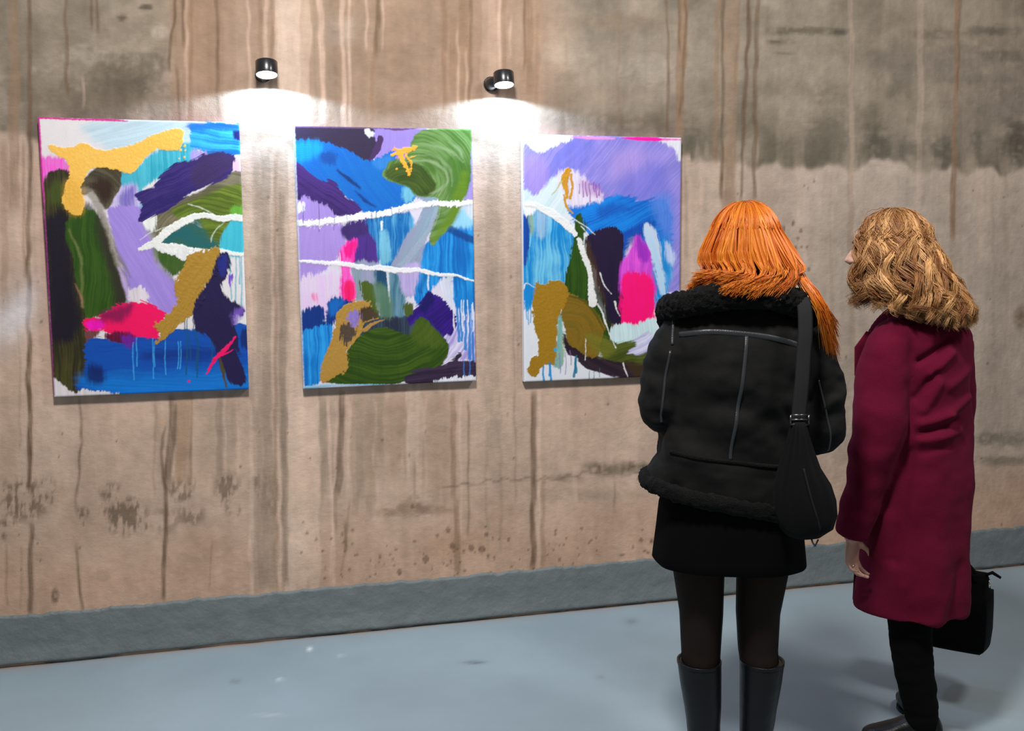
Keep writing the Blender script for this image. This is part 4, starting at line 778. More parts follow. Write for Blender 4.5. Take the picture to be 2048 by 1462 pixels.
def finish_body(mb, name, root, tone, T_, A, voxel=.0042):
    me = remesh(mb.mesh(name), voxel, 3, .5, deci=.45)
    co = get_co(me); col = np.tile(np.array(tone), (len(co), 1))
    lip = np.array(T_(0, .094, .052)); w = np.exp(-(((co-lip)/.016)**2).sum(1))[:, None]; col = col*(1-.5*w)+np.array([.42, .12, .11])*.5*w
    set_cols(me, col); b = obj('body', me, M_skin, root)
    for sg in (-1, 1):
        e = MB(); e.ellipsoid(T_(sg*.032, .0728, .119), (.0115,)*3, A); eo = obj('eye', e.mesh('eye'), M_eye, b)
        e = MB(); e.ellipsoid(T_(sg*.032, .0728, .118)+A@np.array([0, .0078, 0]), (.0064, .0046, .0064), A); obj('iris', e.mesh('iris'), M_iris, b)
        e = MB(); e.tube([T_(sg*.018, .094, .137), T_(sg*.034, .091, .141), T_(sg*.050, .080, .137)], [.003, .0035, .002], 6); obj('eyebrow', e.mesh('eyebrow'), M_brow, b)
    return b

def strands(paths, radii, cols, name='hair', sides=3, extra=None):
    """paths: (N,K,3) strand centre lines -> one tube mesh with per-strand colour (N,K,3)"""
    N, K, _ = paths.shape
    T_ = np.gradient(paths, axis=1); T_ /= np.linalg.norm(T_, axis=2, keepdims=True)+1e-9
    ref = np.tile(np.array([.31, .9, .28]), (N, K, 1)); a = ref-T_*(ref*T_).sum(2, keepdims=True); a /= np.linalg.norm(a, axis=2, keepdims=True)+1e-9
    b = np.cross(T_, a)
    taper = np.interp(np.linspace(0, 1, K), [0, .06, .75, 1], [.6, 1, 1, .25])
    V = np.stack([paths+(a*math.cos(2*math.pi*k/sides)+b*math.sin(2*math.pi*k/sides))*(radii[:, None]*taper[None, :])[..., None] for k in range(sides)], 2)   # N,K,s,3
    C = np.repeat(cols[:, :, None, :], sides, 2)
    idx = np.arange(N*K*sides).reshape(N, K, sides)
    q = np.stack([idx[:, :-1, :], np.roll(idx, -1, 2)[:, :-1, :], np.roll(idx, -1, 2)[:, 1:, :], idx[:, 1:, :]], -1).reshape(-1, 4)
    v = V.reshape(-1, 3); c = C.reshape(-1, 3)
    if extra:
        ev, eq, ec = extra; q = np.concatenate([q, np.asarray(eq)+len(v)]); v = np.concatenate([v, ev]); c = np.concatenate([c, ec])
    return fast_mesh(name, v, q, colors=np.clip(c, .002, .9))
def batch_cr(ctrl, n):
    """ctrl (N,M,3) -> (N,n,3)"""
    N, M_, _ = ctrl.shape
    Pp = np.concatenate([2*ctrl[:, :1]-ctrl[:, 1:2], ctrl, 2*ctrl[:, -1:]-ctrl[:, -2:-1]], 1)
    t = np.linspace(0, M_-1-1e-6, n); i = t.astype(int); u = (t-i)[None, :, None]
    a, b, c, d = Pp[:, i], Pp[:, i+1], Pp[:, i+2], Pp[:, i+3]
    return .5*((2*b)+(-a+c)*u+(2*a-5*b+4*c-d)*u**2+(-a+3*b-3*c+d)*u**3)
M_brow = mat('eyebrow_hair', (.12, .05, .02), rough=.7)

def bvh(me):
    return BVHTree.FromPolygons([v.co for v in me.vertices], [tuple(p.vertices) for p in me.polygons])
def on_back(tree, pts, lift):
    """drop (x, z) points onto the surface from behind, then lift them off it"""
    out = []
    for x, z in pts:
        h = tree.ray_cast(Vector((x, -1.5, z)), Vector((0, 1, 0)))
        if h[0] is not None:
            n_ = h[1] if h[1].y < 0 else -h[1]
            out.append(np.array(h[0])+np.array(n_)*lift)
    return out
def wrap_strip(name, tree, pts, wid, thick, m_, parent, n=40, lift=.0):
    Q = cr([(a, b, 0) for a, b in pts], n)[:, :2]; P_ = on_back(tree, Q, lift)
    P_ = np.array(P_); k = np.ones(5)/5
    if len(P_) > 8: P_[2:-2] = np.stack([np.convolve(P_[:, i], k, 'valid') for i in range(3)], 1)
    mb = MB(); T0 = P_[-1]-P_[0]
    up = np.cross(T0/np.linalg.norm(T0), (0, -1, 0))
    mb.tube(P_, [(wid/2, thick/2)]*len(P_), 10, up=up)
    return obj(name, mb.mesh(name), m_, parent)
def boot(root, name, ank, dirv, shaft, mat_, sole_h=.012, heel_h=.035, L_=.245, wid=.038, label=None):
    """ank: (x, y) of the ankle; dirv: toe direction; shaft: list of (z, dx, dy, rx, ry) upwards from the ankle"""
    d = np.array([dirv[0], dirv[1]], float); d /= np.linalg.norm(d); pr = np.array([-d[1], d[0]]); ang = math.atan2(d[1], d[0])
    mb = MB(); a = np.array(ank, float)
    rings = []
    for f, w_, h0, h1 in [(-.062, .020, heel_h, .075), (-.052, .030, heel_h, .10), (-.025, .033, heel_h*.95, .13), (.01, .034, heel_h*.7, .13), (.05, .036, heel_h*.35, .098), (.09, .040, .012, .074), (.125, .040, .010, .060), (.155, .034, .011, .050), (.175, .022, .014, .040), (.182, .010, .020, .032)]:
        f = f*L_/.245; c_ = a+d*f; rg = []
        for k in range(18):
            t = 2*math.pi*k/18; q = math.cos(t)*w_*wid/.038; zz = (h0+h1)/2+(h1-h0)/2*math.copysign(abs(math.sin(t))**.8, math.sin(t))
            rg.append((c_[0]+pr[0]*q, c_[1]+pr[1]*q, zz))
        rings.append(rg)
    mb.ring_loft(rings)
    sh = [ell_ring((a[0]+dx, a[1]+dy, z), rx, ry, 24, 0, e=2) for z, dx, dy, rx, ry in shaft]
    mb.ring_loft([ell_ring((a[0], a[1], .06), .030, .034, 24, e=2)]+sh)
    me = remesh(mb.mesh(name), .006, 4, .5)
    displace(me, lambda c, n_: (fbm3(c[:, 0]*9, c[:, 1]*9, c[:, 2]*30, 31, 3)-.5)*.006*sstep(.30, .12, c[:, 2]))
    b = obj(name, me, mat_, root)
    if label: b['label'] = label
    z, dx, dy, rx, ry = shaft[-1]
    mb = MB(); ro, ri = ell_ring((a[0]+dx, a[1]+dy, z-.01), rx, ry, 32, e=2), ell_ring((a[0]+dx, a[1]+dy, z-.01), rx-.006, ry-.006, 32, e=2)
    up_ = lambda rg, h: [q+np.array([0, 0, h]) for q in rg]
    mb.ring_loft([up_(ro, .004), up_(ro, .0115), up_(ro, .013), up_(ri, .013), up_(ri, .004)], False, True); obj('rim', mb.mesh('rim'), mat_, b)
    mb = MB(); c_ = a-d*.038
    mb.ring_loft([[ (c_[0]+d[0]*q[0]+pr[0]*q[1], c_[1]+d[1]*q[0]+pr[1]*q[1], zz) for q in [(.028*math.cos(2*math.pi*k/16)*sc, .028*math.sin(2*math.pi*k/16)*sc) for k in range(16)]] for zz, sc in ((0, .95), (heel_h+.012, 1.05))]); obj('heel', mb.mesh('heel', False), mat_, b)
    mb = MB(); rg0, rg1 = [], []
    for k in range(24):
        t = 2*math.pi*k/24; f = .115+.066*math.cos(t); q = .038*math.sin(t)*(1-.25*max(math.cos(t), 0)); f *= L_/.245
        for rg, zz in ((rg0, 0), (rg1, sole_h)): rg.append((a[0]+d[0]*f+pr[0]*q, a[1]+d[1]*f+pr[1]*q, zz))
    mb.ring_loft([rg0, rg1]); obj('sole', mb.mesh('sole', False), mat_, b)
    return b

# ------------------------------------------------------------------ person in the black shearling jacket
A_ = person_root(.615, 2.72, 'person in black shearling jacket, short black skirt and knee-high boots, seen from behind')
mb = MB()
TA, RA = head(mb, (.022, .035, 1.432), R(6), 1.0, R(-8))
mb.tube([(.02, .012, 1.33), (.02, .01, 1.42), (.02, .015, 1.50)], [.062, .055, .054], 18)
mb.ring_loft([ell_ring(c, rx, ry, 26, tilt=-.10) for c, rx, ry in [((-.005, 0, .78), .16, .11), ((-.012, 0, .88), .165, .115), ((-.01, 0, 1.0), .125, .09), ((.0, 0, 1.12), .125, .09), ((.015, 0, 1.24), .15, .095), ((.022, 0, 1.33), .15, .075), ((.022, 0, 1.37), .08, .06)]])
for sg, el, sh, wr in ((-1, (-.205, -.02, 1.11), (-.135, 0, 1.315), (-.075, .215, 1.085)), (1, (.232, -.015, 1.05), (.175, 0, 1.30), (.105, .225, 1.075))):
    mb.tube([sh, tuple((np.array(sh)+np.array(el))/2), el], [.048, .042, .036], 12); mb.tube([el, tuple((np.array(el)+np.array(wr))/2), wr], [.036, .034, .024], 12)
    hand(mb, np.array(wr)+np.array([-sg*.01, .012, 0]), (-sg*.75, .65, -.05), (-sg*.1, 0, 1), (-sg*.5, -.75, 0), [.35, .38, .4, .42], .96)
LEGA = {-1: [(.80, -.088, .0, .086, .092), (.64, -.0925, 0, .0705, .080), (.52, -.083, .002, .0605, .066), (.41, -.0815, .004, .055, .058), (.34, -.083, -.004, .052, .056), (.25, -.077, -.008, .046, .05), (.14, -.072, 0, .036, .038), (.06, -.07, .0, .032, .036)],
        1: [(.80, .085, 0, .086, .092), (.64, .087, 0, .0705, .080), (.52, .0775, .002, .0605, .066), (.41, .0805, .004, .055, .058), (.34, .088, -.004, .052, .056), (.25, .084, -.008, .046, .05), (.14, .08, 0, .036, .038), (.06, .08, 0, .032, .036)]}
for sg in (-1, 1): mb.ring_loft([ell_ring((x, y, z), rx-.0025, ry-.0025, 20, e=2) for z, x, y, rx, ry in LEGA[sg]])
mb2 = mb
finish_body(mb, 'body', A_, (.56, .33, .24), TA, RA)
mb = MB()
for sg in (-1, 1): mb.ring_loft([ell_ring((x, y, z), rx+.001, ry+.001, 28, e=2) for z, x, y, rx, ry in LEGA[sg][:-1]])
mb.ring_loft([ell_ring(c, rx, ry, 28) for c, rx, ry in [((-.005, 0, .74), .165, .112), ((-.008, 0, .84), .172, .122), ((-.01, 0, .94), .15, .105)]])
obj('tights', remesh(mb.mesh('tights'), .006, 5), M_tights, A_)
# skirt: an open double-walled A-line shell
def skirt_ring(z, rx, ry, ins=0): return ell_ring((-.008, 0, z), rx-ins, ry-ins, 72, tilt=-.02, e=2.35, mod=lambda t: 1+.012*math.sin(5*t+1)+.008*math.sin(9*t))
prof_s = [(.672, .213, .150), (.70, .210, .150), (.76, .203, .147), (.83, .196, .142), (.90, .178, .130), (.97, .15, .11)]
mb = MB(); mb.ring_loft([skirt_ring(z, a, b) for z, a, b in prof_s[::-1]]+[skirt_ring(.669, .211, .148)]+[skirt_ring(z, a, b, .006) for z, a, b in prof_s], True, True)
sk = obj('skirt', mb.mesh('skirt'), M_skirt, A_)
for sg, ax, ay in ((-1, -.072, .0), (1, .080, .0)):
    sh = [(.13, 0, 0, .040, .043), (.17, 0, -.002, .047, .050), (.24, -.003 if sg < 0 else .002, -.006, .052, .057), (.31, -.010 if sg < 0 else .007, -.006, .058, .063), (.378, -.015 if sg < 0 else .011, -.002, .0625, .068)]
    boot(A_, 'boot', (ax, ay), (sg*.12, 1), sh, M_leather)
    bo = A_.children[-1]
# jacket
def fold_noise(c, sx, sy, sz, seed): return fbm3(c[:, 0]*sx, c[:, 1]*sy, c[:, 2]*sz, seed, 3)-.5
mb = MB()
jr = [((-.030, .0, .862), .214, .150, -.20), ((-.026, 0, .90), .206, .146, -.18), ((-.018, 0, .955), .196, .140, -.16), ((-.012, 0, 1.01), .190, .136, -.14), ((-.002, 0, 1.10), .191, .137, -.12), ((.010, 0, 1.19), .199, .141, -.10), ((.018, 0, 1.26), .206, .140, -.09), ((.023, 0, 1.315), .203, .127, -.08), ((.025, 0, 1.355), .172, .108, -.07), ((.024, 0, 1.392), .120, .090, -.05), ((.022, .0, 1.42), .085, .078, 0)]
mb.ring_loft([ell_ring(c, rx, ry, 44, tilt=t, e=2.5) for c, rx, ry, t in jr])
sleeves = {-1: ([(-.120, .0, 1.325), (-.160, -.006, 1.27), (-.188, -.012, 1.19), (-.203, -.020, 1.118), (-.190, .035, 1.095), (-.135, .13, 1.09), (-.085, .205, 1.085)], [.066, .073, .070, .066, .066, .060, .052]),
           1: ([(.170, .0, 1.305), (.208, -.006, 1.24), (.226, -.012, 1.15), (.236, -.018, 1.05), (.222, .04, 1.03), (.165, .13, 1.06), (.110, .215, 1.075)], [.066, .073, .070, .068, .068, .062, .053])}
for sg, (pp, rr) in sleeves.items():
    mb.tube(cr(pp, 26), list(np.interp(np.linspace(0, 1, 26), np.linspace(0, 1, len(rr)), rr)), 22)
jm = remesh(mb.mesh('jacket'), .0065, 7, .5)
def jfold(c, n_):
    x, y, z = c.T
    arm = sstep(.165, .21, np.abs(x-.02))
    f = fold_noise(c, 7, 7, 11, 3)*.030
    f += .006*np.sin((z*38+x*26)+4*fold_noise(c, 5, 5, 5, 8))*sstep(.86, .98, z)*sstep(1.25, 1.08, z)*(1-arm)
    f += arm*.0035*np.sin(z*52-np.abs(x)*60+14*fold_noise(c, 6, 6, 6, 9))+arm*.014*fold_noise(c, 12, 12, 20, 10)
    f += -.008*np.exp(-((x-.10-(1.13-z)*.55)/.016)**2)*sstep(.92, 1.0, z)*sstep(1.16, 1.1, z)      # diagonal pull under the bag strap
    f += -.002*np.exp(-((z-.962+.15*x+.02)/.010)**2)                                                # waist seam pinch
    return f
displace(jm, jfold)
J = obj('jacket', jm, M_black, A_)
tJ = bvh(jm)
# fur collar folded back over the shoulders
cpath = [(-.115, .135, 1.20), (-.165, .105, 1.31), (-.192, .02, 1.372), (-.165, -.075, 1.392), (-.085, -.118, 1.412), (.02, -.128, 1.420), (.11, -.115, 1.405), (.178, -.065, 1.375), (.205, .02, 1.352), (.178, .105, 1.30), (.125, .138, 1.20)]
mb = MB(); Q = cr(cpath, 64)
mb.tube(Q, [(.034*f, .026*f) for f in np.interp(np.linspace(0, 1, 64), [0, .1, .3, .5, .7, .9, 1], [.6, .9, 1.05, 1.1, 1.05, .9, .6])], 22, up=(0, 0, 1))
mb.ring_loft([ell_ring((.022, .0, 1.36), .15, .10, 36, tilt=-.06), ell_ring((.022, 0, 1.41), .125, .10, 36, tilt=-.05), ell_ring((.021, .0, 1.445), .10, .085, 36), ell_ring((.021, .0, 1.462), .085, .075, 36)])
def fur_disp(a, s=1.0): return lambda c, n_: a*(noise3(c[:, 0]*95*s, c[:, 1]*95*s, c[:, 2]*95*s, 61)+.6*noise3(c[:, 0]*190*s, c[:, 1]*190*s, c[:, 2]*190*s, 62)-.8)+.006*fold_noise(c, 22, 22, 22, 63)
cm = remesh(mb.mesh('fur_collar'), .0042, 3, .5); displace(cm, fur_disp(.0095)); obj('fur_collar', cm, M_fur, J)
# shearling hem trim following the tilted lower edge
def hem_tube(c0, rx, ry, tl, r, name, amp, n=90, e=2.5, flat=1.0):
    rg = ell_ring(c0, rx, ry, n, tilt=tl, e=e); mb = MB(); rings = []
    for i in range(n):
        t = rg[(i+1) % n]-rg[i-1]; t /= np.linalg.norm(t); u = np.array([0, 0, 1.0]); u -= t*(u@t); u /= np.linalg.norm(u); b = np.cross(t, u)
        rings.append([rg[i]+u*r*math.cos(2*math.pi*k/10)+b*r*flat*math.sin(2*math.pi*k/10) for k in range(10)])
    rings.append(rings[0]); mb.ring_loft(rings, False, False)
    me = mb.mesh(name); bm = bmesh.new(); bm.from_mesh(me); bmesh.ops.remove_doubles(bm, verts=bm.verts, dist=1e-5); bmesh.ops.subdivide_edges(bm, edges=bm.edges, cuts=1, use_grid_fill=True); bmesh.ops.recalc_face_normals(bm, faces=bm.faces); bm.to_mesh(me); bm.free()
    displace(me, fur_disp(amp)); me.polygons.foreach_set('use_smooth', np.ones(len(me.polygons), bool)); return me
obj('hem_trim', hem_tube((-.030, 0, .862), .216, .152, -.20, .022, 'hem_trim', .0085, flat=.75), M_fur, J)
wrap_strip('waist_trim', tJ, [(-.190, 1.000), (-.10, .987), (0, .974), (.08, .965), (.165, .955)], .012, .010, M_fur, J, 60, .001)
# leather seams on the back and sleeves
wrap_strip('yoke_seam', tJ, [(-.168, 1.312), (-.10, 1.322), (-.02, 1.318), (.06, 1.308), (.12, 1.292), (.165, 1.272)], .0150, .006, M_piping, J, 48, .0015)
wrap_strip('centre_seam', tJ, [(-.002, 1.312), (-.010, 1.24), (-.022, 1.14), (-.034, 1.05), (-.040, .985)], .0105, .005, M_piping, J, 50, .0015)
wrap_strip('shoulder_seam', tJ, [(-.176, 1.375), (-.181, 1.335), (-.186, 1.285)], .009, .005, M_piping, J, 20, .001)
wrap_strip('sleeve_seam', tJ, [(-.192, 1.27), (-.206, 1.19), (-.214, 1.11), (-.212, 1.075)], .008, .005, M_piping, J, 30, .001)
wrap_strip('sleeve_seam', tJ, [(.205, 1.19), (.222, 1.12), (.238, 1.05), (.243, .995)], .006, .004, M_piping, J, 30, .001)
for sg, (pp, rr) in sleeves.items():
    e_ = np.array(pp[-1]); d_ = e_-np.array(pp[-2]); d_ /= np.linalg.norm(d_); mb = MB()
    mb.tube([e_-d_*.015, e_+d_*.012, e_+d_*.022], [.054, .057, .050], 24); c_ = remesh(mb.mesh('fur_cuff'), .006, 2); displace(c_, fur_disp(.007)); obj('fur_cuff', c_, M_fur, J)

# red hair
HC = np.array([.022, .012, 1.565]); 
def scalp(phi, th, t):
    r = np.stack([.078+.016*t+0*phi, .098+.018*t+0*phi, .092+.022*t+0*phi], -1)
    return HC+np.stack([np.sin(th)*np.sin(phi), -np.sin(th)*np.cos(phi)-.0, np.cos(th)], -1)*r
N = 5200
phi = rng.uniform(-math.pi, math.pi, N); phi[:3600] = rng.uniform(R(-105), R(112), 3600); phi[3600:4300] = rng.choice([-1, 1], 700)*rng.uniform(R(105), R(178), 700); lay = rng.uniform(0, 1, N)**.6
clump = np.round(phi/R(3.2))*R(3.2); crand = lambda sd, c: noise2(c*37.7+sd, c*0+sd, sd)
phi_e = phi*.55+clump*.45
th0 = rng.uniform(R(4), R(70), N)**1.0
ctrl = []
for th_f in (0, .25, .5, .78, 1.0):
    th = th0+(R(80)-th0)*th_f
    ctrl.append(scalp(phi+ (phi_e-phi)*th_f, th, lay*(.55+.45*th_f)))
e1, e2, e3 = np.zeros((N, 3)), np.zeros((N, 3)), np.zeros((N, 3))
u = rng.normal(0, 1, (N, 3)); cw = crand(3, clump)-.5; cw2 = crand(9, clump)-.5
pick = rng.uniform(0, 1, N) < .45; tail = (phi >= R(55)) & (phi < R(118)) & pick; back = (phi > R(-110)) & (phi < R(118)) & ~tail; front = ~(back | tail)
sp = np.sin(phi_e); cs = np.cos(phi_e); o_ = .85+.2*lay
e1[:] = np.stack([.028+.122*sp*o_, .005-.130*cs*o_, 1.518+0*sp+cw*.01], -1)
e2[:] = np.stack([.034+.118*sp*o_+.004+cw*.03, -.012-.122*np.clip(cs, -.2, 1)*o_-.008, 1.474+cw2*.02], -1)
e3[:] = np.stack([.026+.108*sp*o_-.038+cw*.055+u[:, 0]*.006, -.045-.118*np.clip(cs, 0, 1)+u[:, 1]*.006+cw2*.02, 1.443+cw2*.05-.008*sp+.014*rng.uniform(-1, 1, N)], -1)
tt_ = rng.uniform(0, 1, N); k = tail
e1[k] = np.stack([.138+.014*tt_+.008*cw, -.045-.02*lay+0*tt_, 1.480+.0*tt_], -1)[k]
e2[k] = np.stack([.180+.020*tt_+.012*cw, -.088-.022*lay-.02*(1-tt_), 1.392+.015*cw2], -1)[k]
e3[k] = np.stack([.232+.020*tt_+.014*cw+u[:, 0]*.005, -.080+.025*tt_+u[:, 1]*.005, 1.250+.11*(rng.uniform(0, 1, N)**.8)-.02*tt_], -1)[k]
k = front; sg = np.sign(sp)
e1[k] = np.stack([.02+.098*sg, .085+.02*u[:, 1]*.3, 1.46+0*sp], -1)[k]; e2[k] = np.stack([.02+.10*sg+.01*u[:, 0], .155+.01*u[:, 1], 1.36+0*sp], -1)[k]; e3[k] = np.stack([.02+.095*sg+.015*u[:, 0], .168+.01*u[:, 1], 1.23+.03*u[:, 2]], -1)[k]
ctrl = np.stack(ctrl+[e1, e2, e3], 1)
paths = batch_cr(ctrl, 17)
s_ = np.linspace(0, 1, 17)
wav = np.sin(s_[None, :]*9+np.round(phi/R(11))[:, None]*2.1)*.007*s_[None, :]
paths[:, :, 0] += wav+(noise2(clump[:, None]*50+0*s_, s_[None, :]*4+0*clump[:, None], 5)-.5)*.012*s_
paths += rng.normal(0, .0014, (N, 1, 3))
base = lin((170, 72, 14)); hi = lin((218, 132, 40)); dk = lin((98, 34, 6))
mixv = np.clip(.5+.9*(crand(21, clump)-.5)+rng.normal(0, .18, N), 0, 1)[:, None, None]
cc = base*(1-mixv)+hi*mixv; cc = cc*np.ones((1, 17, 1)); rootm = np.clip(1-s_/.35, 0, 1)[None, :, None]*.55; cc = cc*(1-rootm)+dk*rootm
ex = MB(); nr = []
for thd in (2, 25, 50, 75, 95): nr.append([HC+np.array([math.sin(R(thd))*math.sin(p_)*.081, -math.sin(R(thd))*math.cos(p_)*.101, math.cos(R(thd))*.095]) for p_ in np.linspace(0, 2*math.pi, 33)[:-1]])
nr.append([np.array([.005+.088*math.sin(p_), -.02-.085*math.cos(p_), 1.49]) if math.cos(p_) > -.15 else np.array([.02+.081*math.sin(p_), -.02+.02, 1.50]) for p_ in np.linspace(0, 2*math.pi, 33)[:-1]])
nr.append([np.array([-.015+.080*math.sin(p_), -.028-.095*max(math.cos(p_), 0), 1.452]) for p_ in np.linspace(0, 2*math.pi, 33)[:-1]])
ex.ring_loft(nr[::-1], False, False)
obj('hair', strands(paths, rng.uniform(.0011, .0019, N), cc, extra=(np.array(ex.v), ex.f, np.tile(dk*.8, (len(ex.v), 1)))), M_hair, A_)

# shoulder bag of the person in the jacket
bg_ = empty('shoulder_bag', A_.location, -YAW)
tag(bg_, 'black gathered cloth shoulder bag with webbing strap hanging over black jacket', 'bag')
BXc, BYc = .180, -.200
def bagring(z, xc, rx, ry, pl, n=84): return ell_ring((xc, BYc, z), rx, ry, n, e=2.1, mod=lambda t: 1+pl*math.sin(14*t+.6*math.sin(3*t)))
mb = MB(); mb.ring_loft([bagring(z, xc, rx, ry, pl) for z, xc, rx, ry, pl in [(.795, .140, .022, .020, 0), (.801, .142, .048, .038, .0), (.82, .145, .068, .050, .005), (.855, .144, .0785, .056, .012), (.895, .138, .0775, .056, .02), (.935, .131, .068, .052, .032), (.98, .124, .052, .044, .05), (1.025, .121, .036, .034, .075), (1.06, .120, .025, .026, .09), (1.085, .119, .020, .020, .09), (1.098, .119, .0185, .012, .05)]])
bagm = mb.mesh('bag_body'); displace(bagm, lambda c, n_: (fbm3(c[:, 0]*16, c[:, 1]*16, c[:, 2]*14, 77, 3)-.5)*.014*sstep(1.03, .93, c[:, 2]))
bb = obj('bag_body', bagm, M_bag, bg_)
mb = MB(); mb.tube(cr([(.122, BYc-.044, .985), (.140, BYc-.056, .91), (.163, BYc-.053, .84), (.170, BYc-.032, .805)], 20), [.0025]*20, 6); obj('side_seam', mb.mesh('side_seam'), M_strap, bb)
mb = MB(); mb.tube([(.155, BYc-.012, .800), (.159, BYc-.016, .784), (.166, BYc-.016, .774)], [.003, .0022, .003], 6); mb.tube([(.166, BYc-.016, .774), (.174, BYc-.014, .792)], [.002, .002], 6); obj('zip_pull', mb.mesh('zip_pull'), M_metal, bg_)
sp_pts = [(.119, BYc, 1.10), (.122, BYc+.004, 1.14), (.128, -.190, 1.20), (.134, -.178, 1.27), (.140, -.166, 1.33), (.143, -.140, 1.392), (.143, -.085, 1.428), (.143, -.02, 1.432), (.143, .05, 1.41), (.145, .11, 1.35), (.150, .150, 1.27), (.160, .165, 1.18), (.19, .16, 1.10), (.25, .10, 1.02)]
mb = MB(); Qs = cr(sp_pts, 80)
mb.tube(Qs, [(.0195, .0016)]*80, 8, up=(1, 0, 0)); obj('strap', mb.mesh('strap', True), M_strap, bg_)
mb = MB()
for a, b in (((-.023, 0, .012), (.023, 0, .012)), ((-.023, 0, -.012), (.023, 0, -.012)), ((-.023, 0, -.012), (-.023, 0, .012)), ((.023, 0, -.012), (.023, 0, .012)), ((-.023, 0, 0), (.023, 0, 0))):
    o3 = np.array([.119, BYc-.008, 1.104]); mb.tube([o3+np.array(a), o3+np.array(b)], [.0026]*2, 8)
obj('strap_buckle', mb.mesh('strap_buckle'), M_metal, bg_)
#PART4
# ------------------------------------------------------------------ person in the burgundy coat
B_ = person_root(1.22, 3.0, 'person in long burgundy wool coat and black trousers, turned sideways, holding a handbag')
TH = R(36); RB = np.array(Matrix.Rotation(TH, 3, 'Z'))
def bl(x, y, z): return np.array([.02, 0, 0])+RB@np.array([x, y, z])         # body frame: x to the right shoulder, y where the coat faces
mb = MB()
TB, RBh = head(mb, (-.083, .022, 1.426), R(66), 1.0, R(-3))
mb.tube([bl(0, .0, 1.30), bl(-.01, .02, 1.37), np.array([-.07, .02, 1.45]), np.array([-.07, .02, 1.50])], [.064, .055, .053, .053], 18)
mb.ring_loft([ell_ring(bl(0, 0, z), rx, ry, 26, rot=TH) for z, rx, ry in [(.74, .15, .11), (.86, .155, .115), (.98, .12, .09), (1.10, .125, .095), (1.22, .15, .10), (1.30, .145, .08), (1.345, .08, .06)]])
WRL = np.array([-.200, -.078, .668]); ELL = np.array([-.146, -.112, .985]); SHL = np.array([-.098, -.090, 1.27])
WRR = np.array([.215, .205, .66]); ELR = np.array([.185, .120, .97]); SHR = bl(.145, 0, 1.275)
for sh, el, wr in ((SHL, ELL, WRL), (SHR, ELR, WRR)):
    mb.tube([sh, (sh+el)/2, el], [.046, .041, .034], 12); mb.tube([el, (el+wr)/2, wr], [.034, .032, .023], 12)
tipsL = hand(mb, WRL+np.array([.002, .004, .006]), (.06, .06, -1), (.80, .50, .05), (.62, -.78, 0), [.48, .60, .66, .72], .88, .14, 1.8)
tipsR = hand(mb, WRR+np.array([0, .004, -.012]), (.02, .02, -1), (-.6, .8, 0), (-.8, -.6, 0), [.75, .78, .8, .82], 1.0, .0, .2)
LEGB = {0: [(.80, .0, .0, .085, .09), (.60, -.012, -.03, .074, .075), (.45, -.004, -.040, .067, .068), (.34, .004, -.045, .064, .064), (.22, .022, -.050, .060, .060), (.12, .040, -.055, .051, .054), (.07, .045, -.055, .044, .048)],
        1: [(.80, .07, .08, .085, .09), (.60, .068, .10, .070, .075), (.45, .074, .105, .062, .066), (.34, .078, .11, .058, .062), (.22, .078, .11, .054, .058), (.12, .084, .105, .047, .052), (.07, .088, .10, .04, .046)]}
for k in (0, 1): mb.ring_loft([ell_ring((x, y, z), rx-.012, ry-.012, 18, e=2) for z, x, y, rx, ry in LEGB[k]])
finish_body(mb, 'body', B_, (.50, .28, .21), TB, RBh, .0040)
mb = MB()
for k in (0, 1): mb.ring_loft([ell_ring((x, y, z), rx, ry, 28, e=2) for z, x, y, rx, ry in LEGB[k]])
mb.ring_loft([ell_ring(bl(0, 0, z), rx, ry, 28, rot=TH) for z, rx, ry in [(.72, .14, .105), (.82, .158, .12), (.95, .13, .1)]])
tm = remesh(mb.mesh('trousers'), .006, 5); displace(tm, lambda c, n_: .010*(fbm3(c[:, 0]*14, c[:, 1]*14, c[:, 2]*34, 91, 3)-.5)); obj('trousers', tm, M_trous, B_)
boot(B_, 'boot', (.046, -.055), (-.96, .28), [(.10, 0, 0, .040, .046), (.125, 0, 0, .043, .047), (.14, 0, 0, .044, .048)], M_leather, L_=.235, heel_h=.03)
boot(B_, 'boot', (.088, .10), (.20, .98), [(.10, 0, 0, .040, .046), (.125, 0, 0, .043, .047), (.14, 0, 0, .044, .048)], M_leather, L_=.235, heel_h=.03)
# ring on the hanging hand
pr_ = tipsL[2]; rc = np.array(pr_[1])*.55+np.array(pr_[2])*.45; dv = np.array(pr_[2])-np.array(pr_[1]); dv /= np.linalg.norm(dv)
a_ = np.cross(dv, (0, 0, 1.0)); a_ /= np.linalg.norm(a_); b_ = np.cross(dv, a_); mb = MB()
rgp = [rc+(a_*math.cos(t)+b_*math.sin(t))*.0092 for t in np.linspace(0, 2*math.pi, 21)]
mb.tube(rgp, [.0013]*21, 6); obj('finger_ring', mb.mesh('finger_ring'), M_silver, B_)
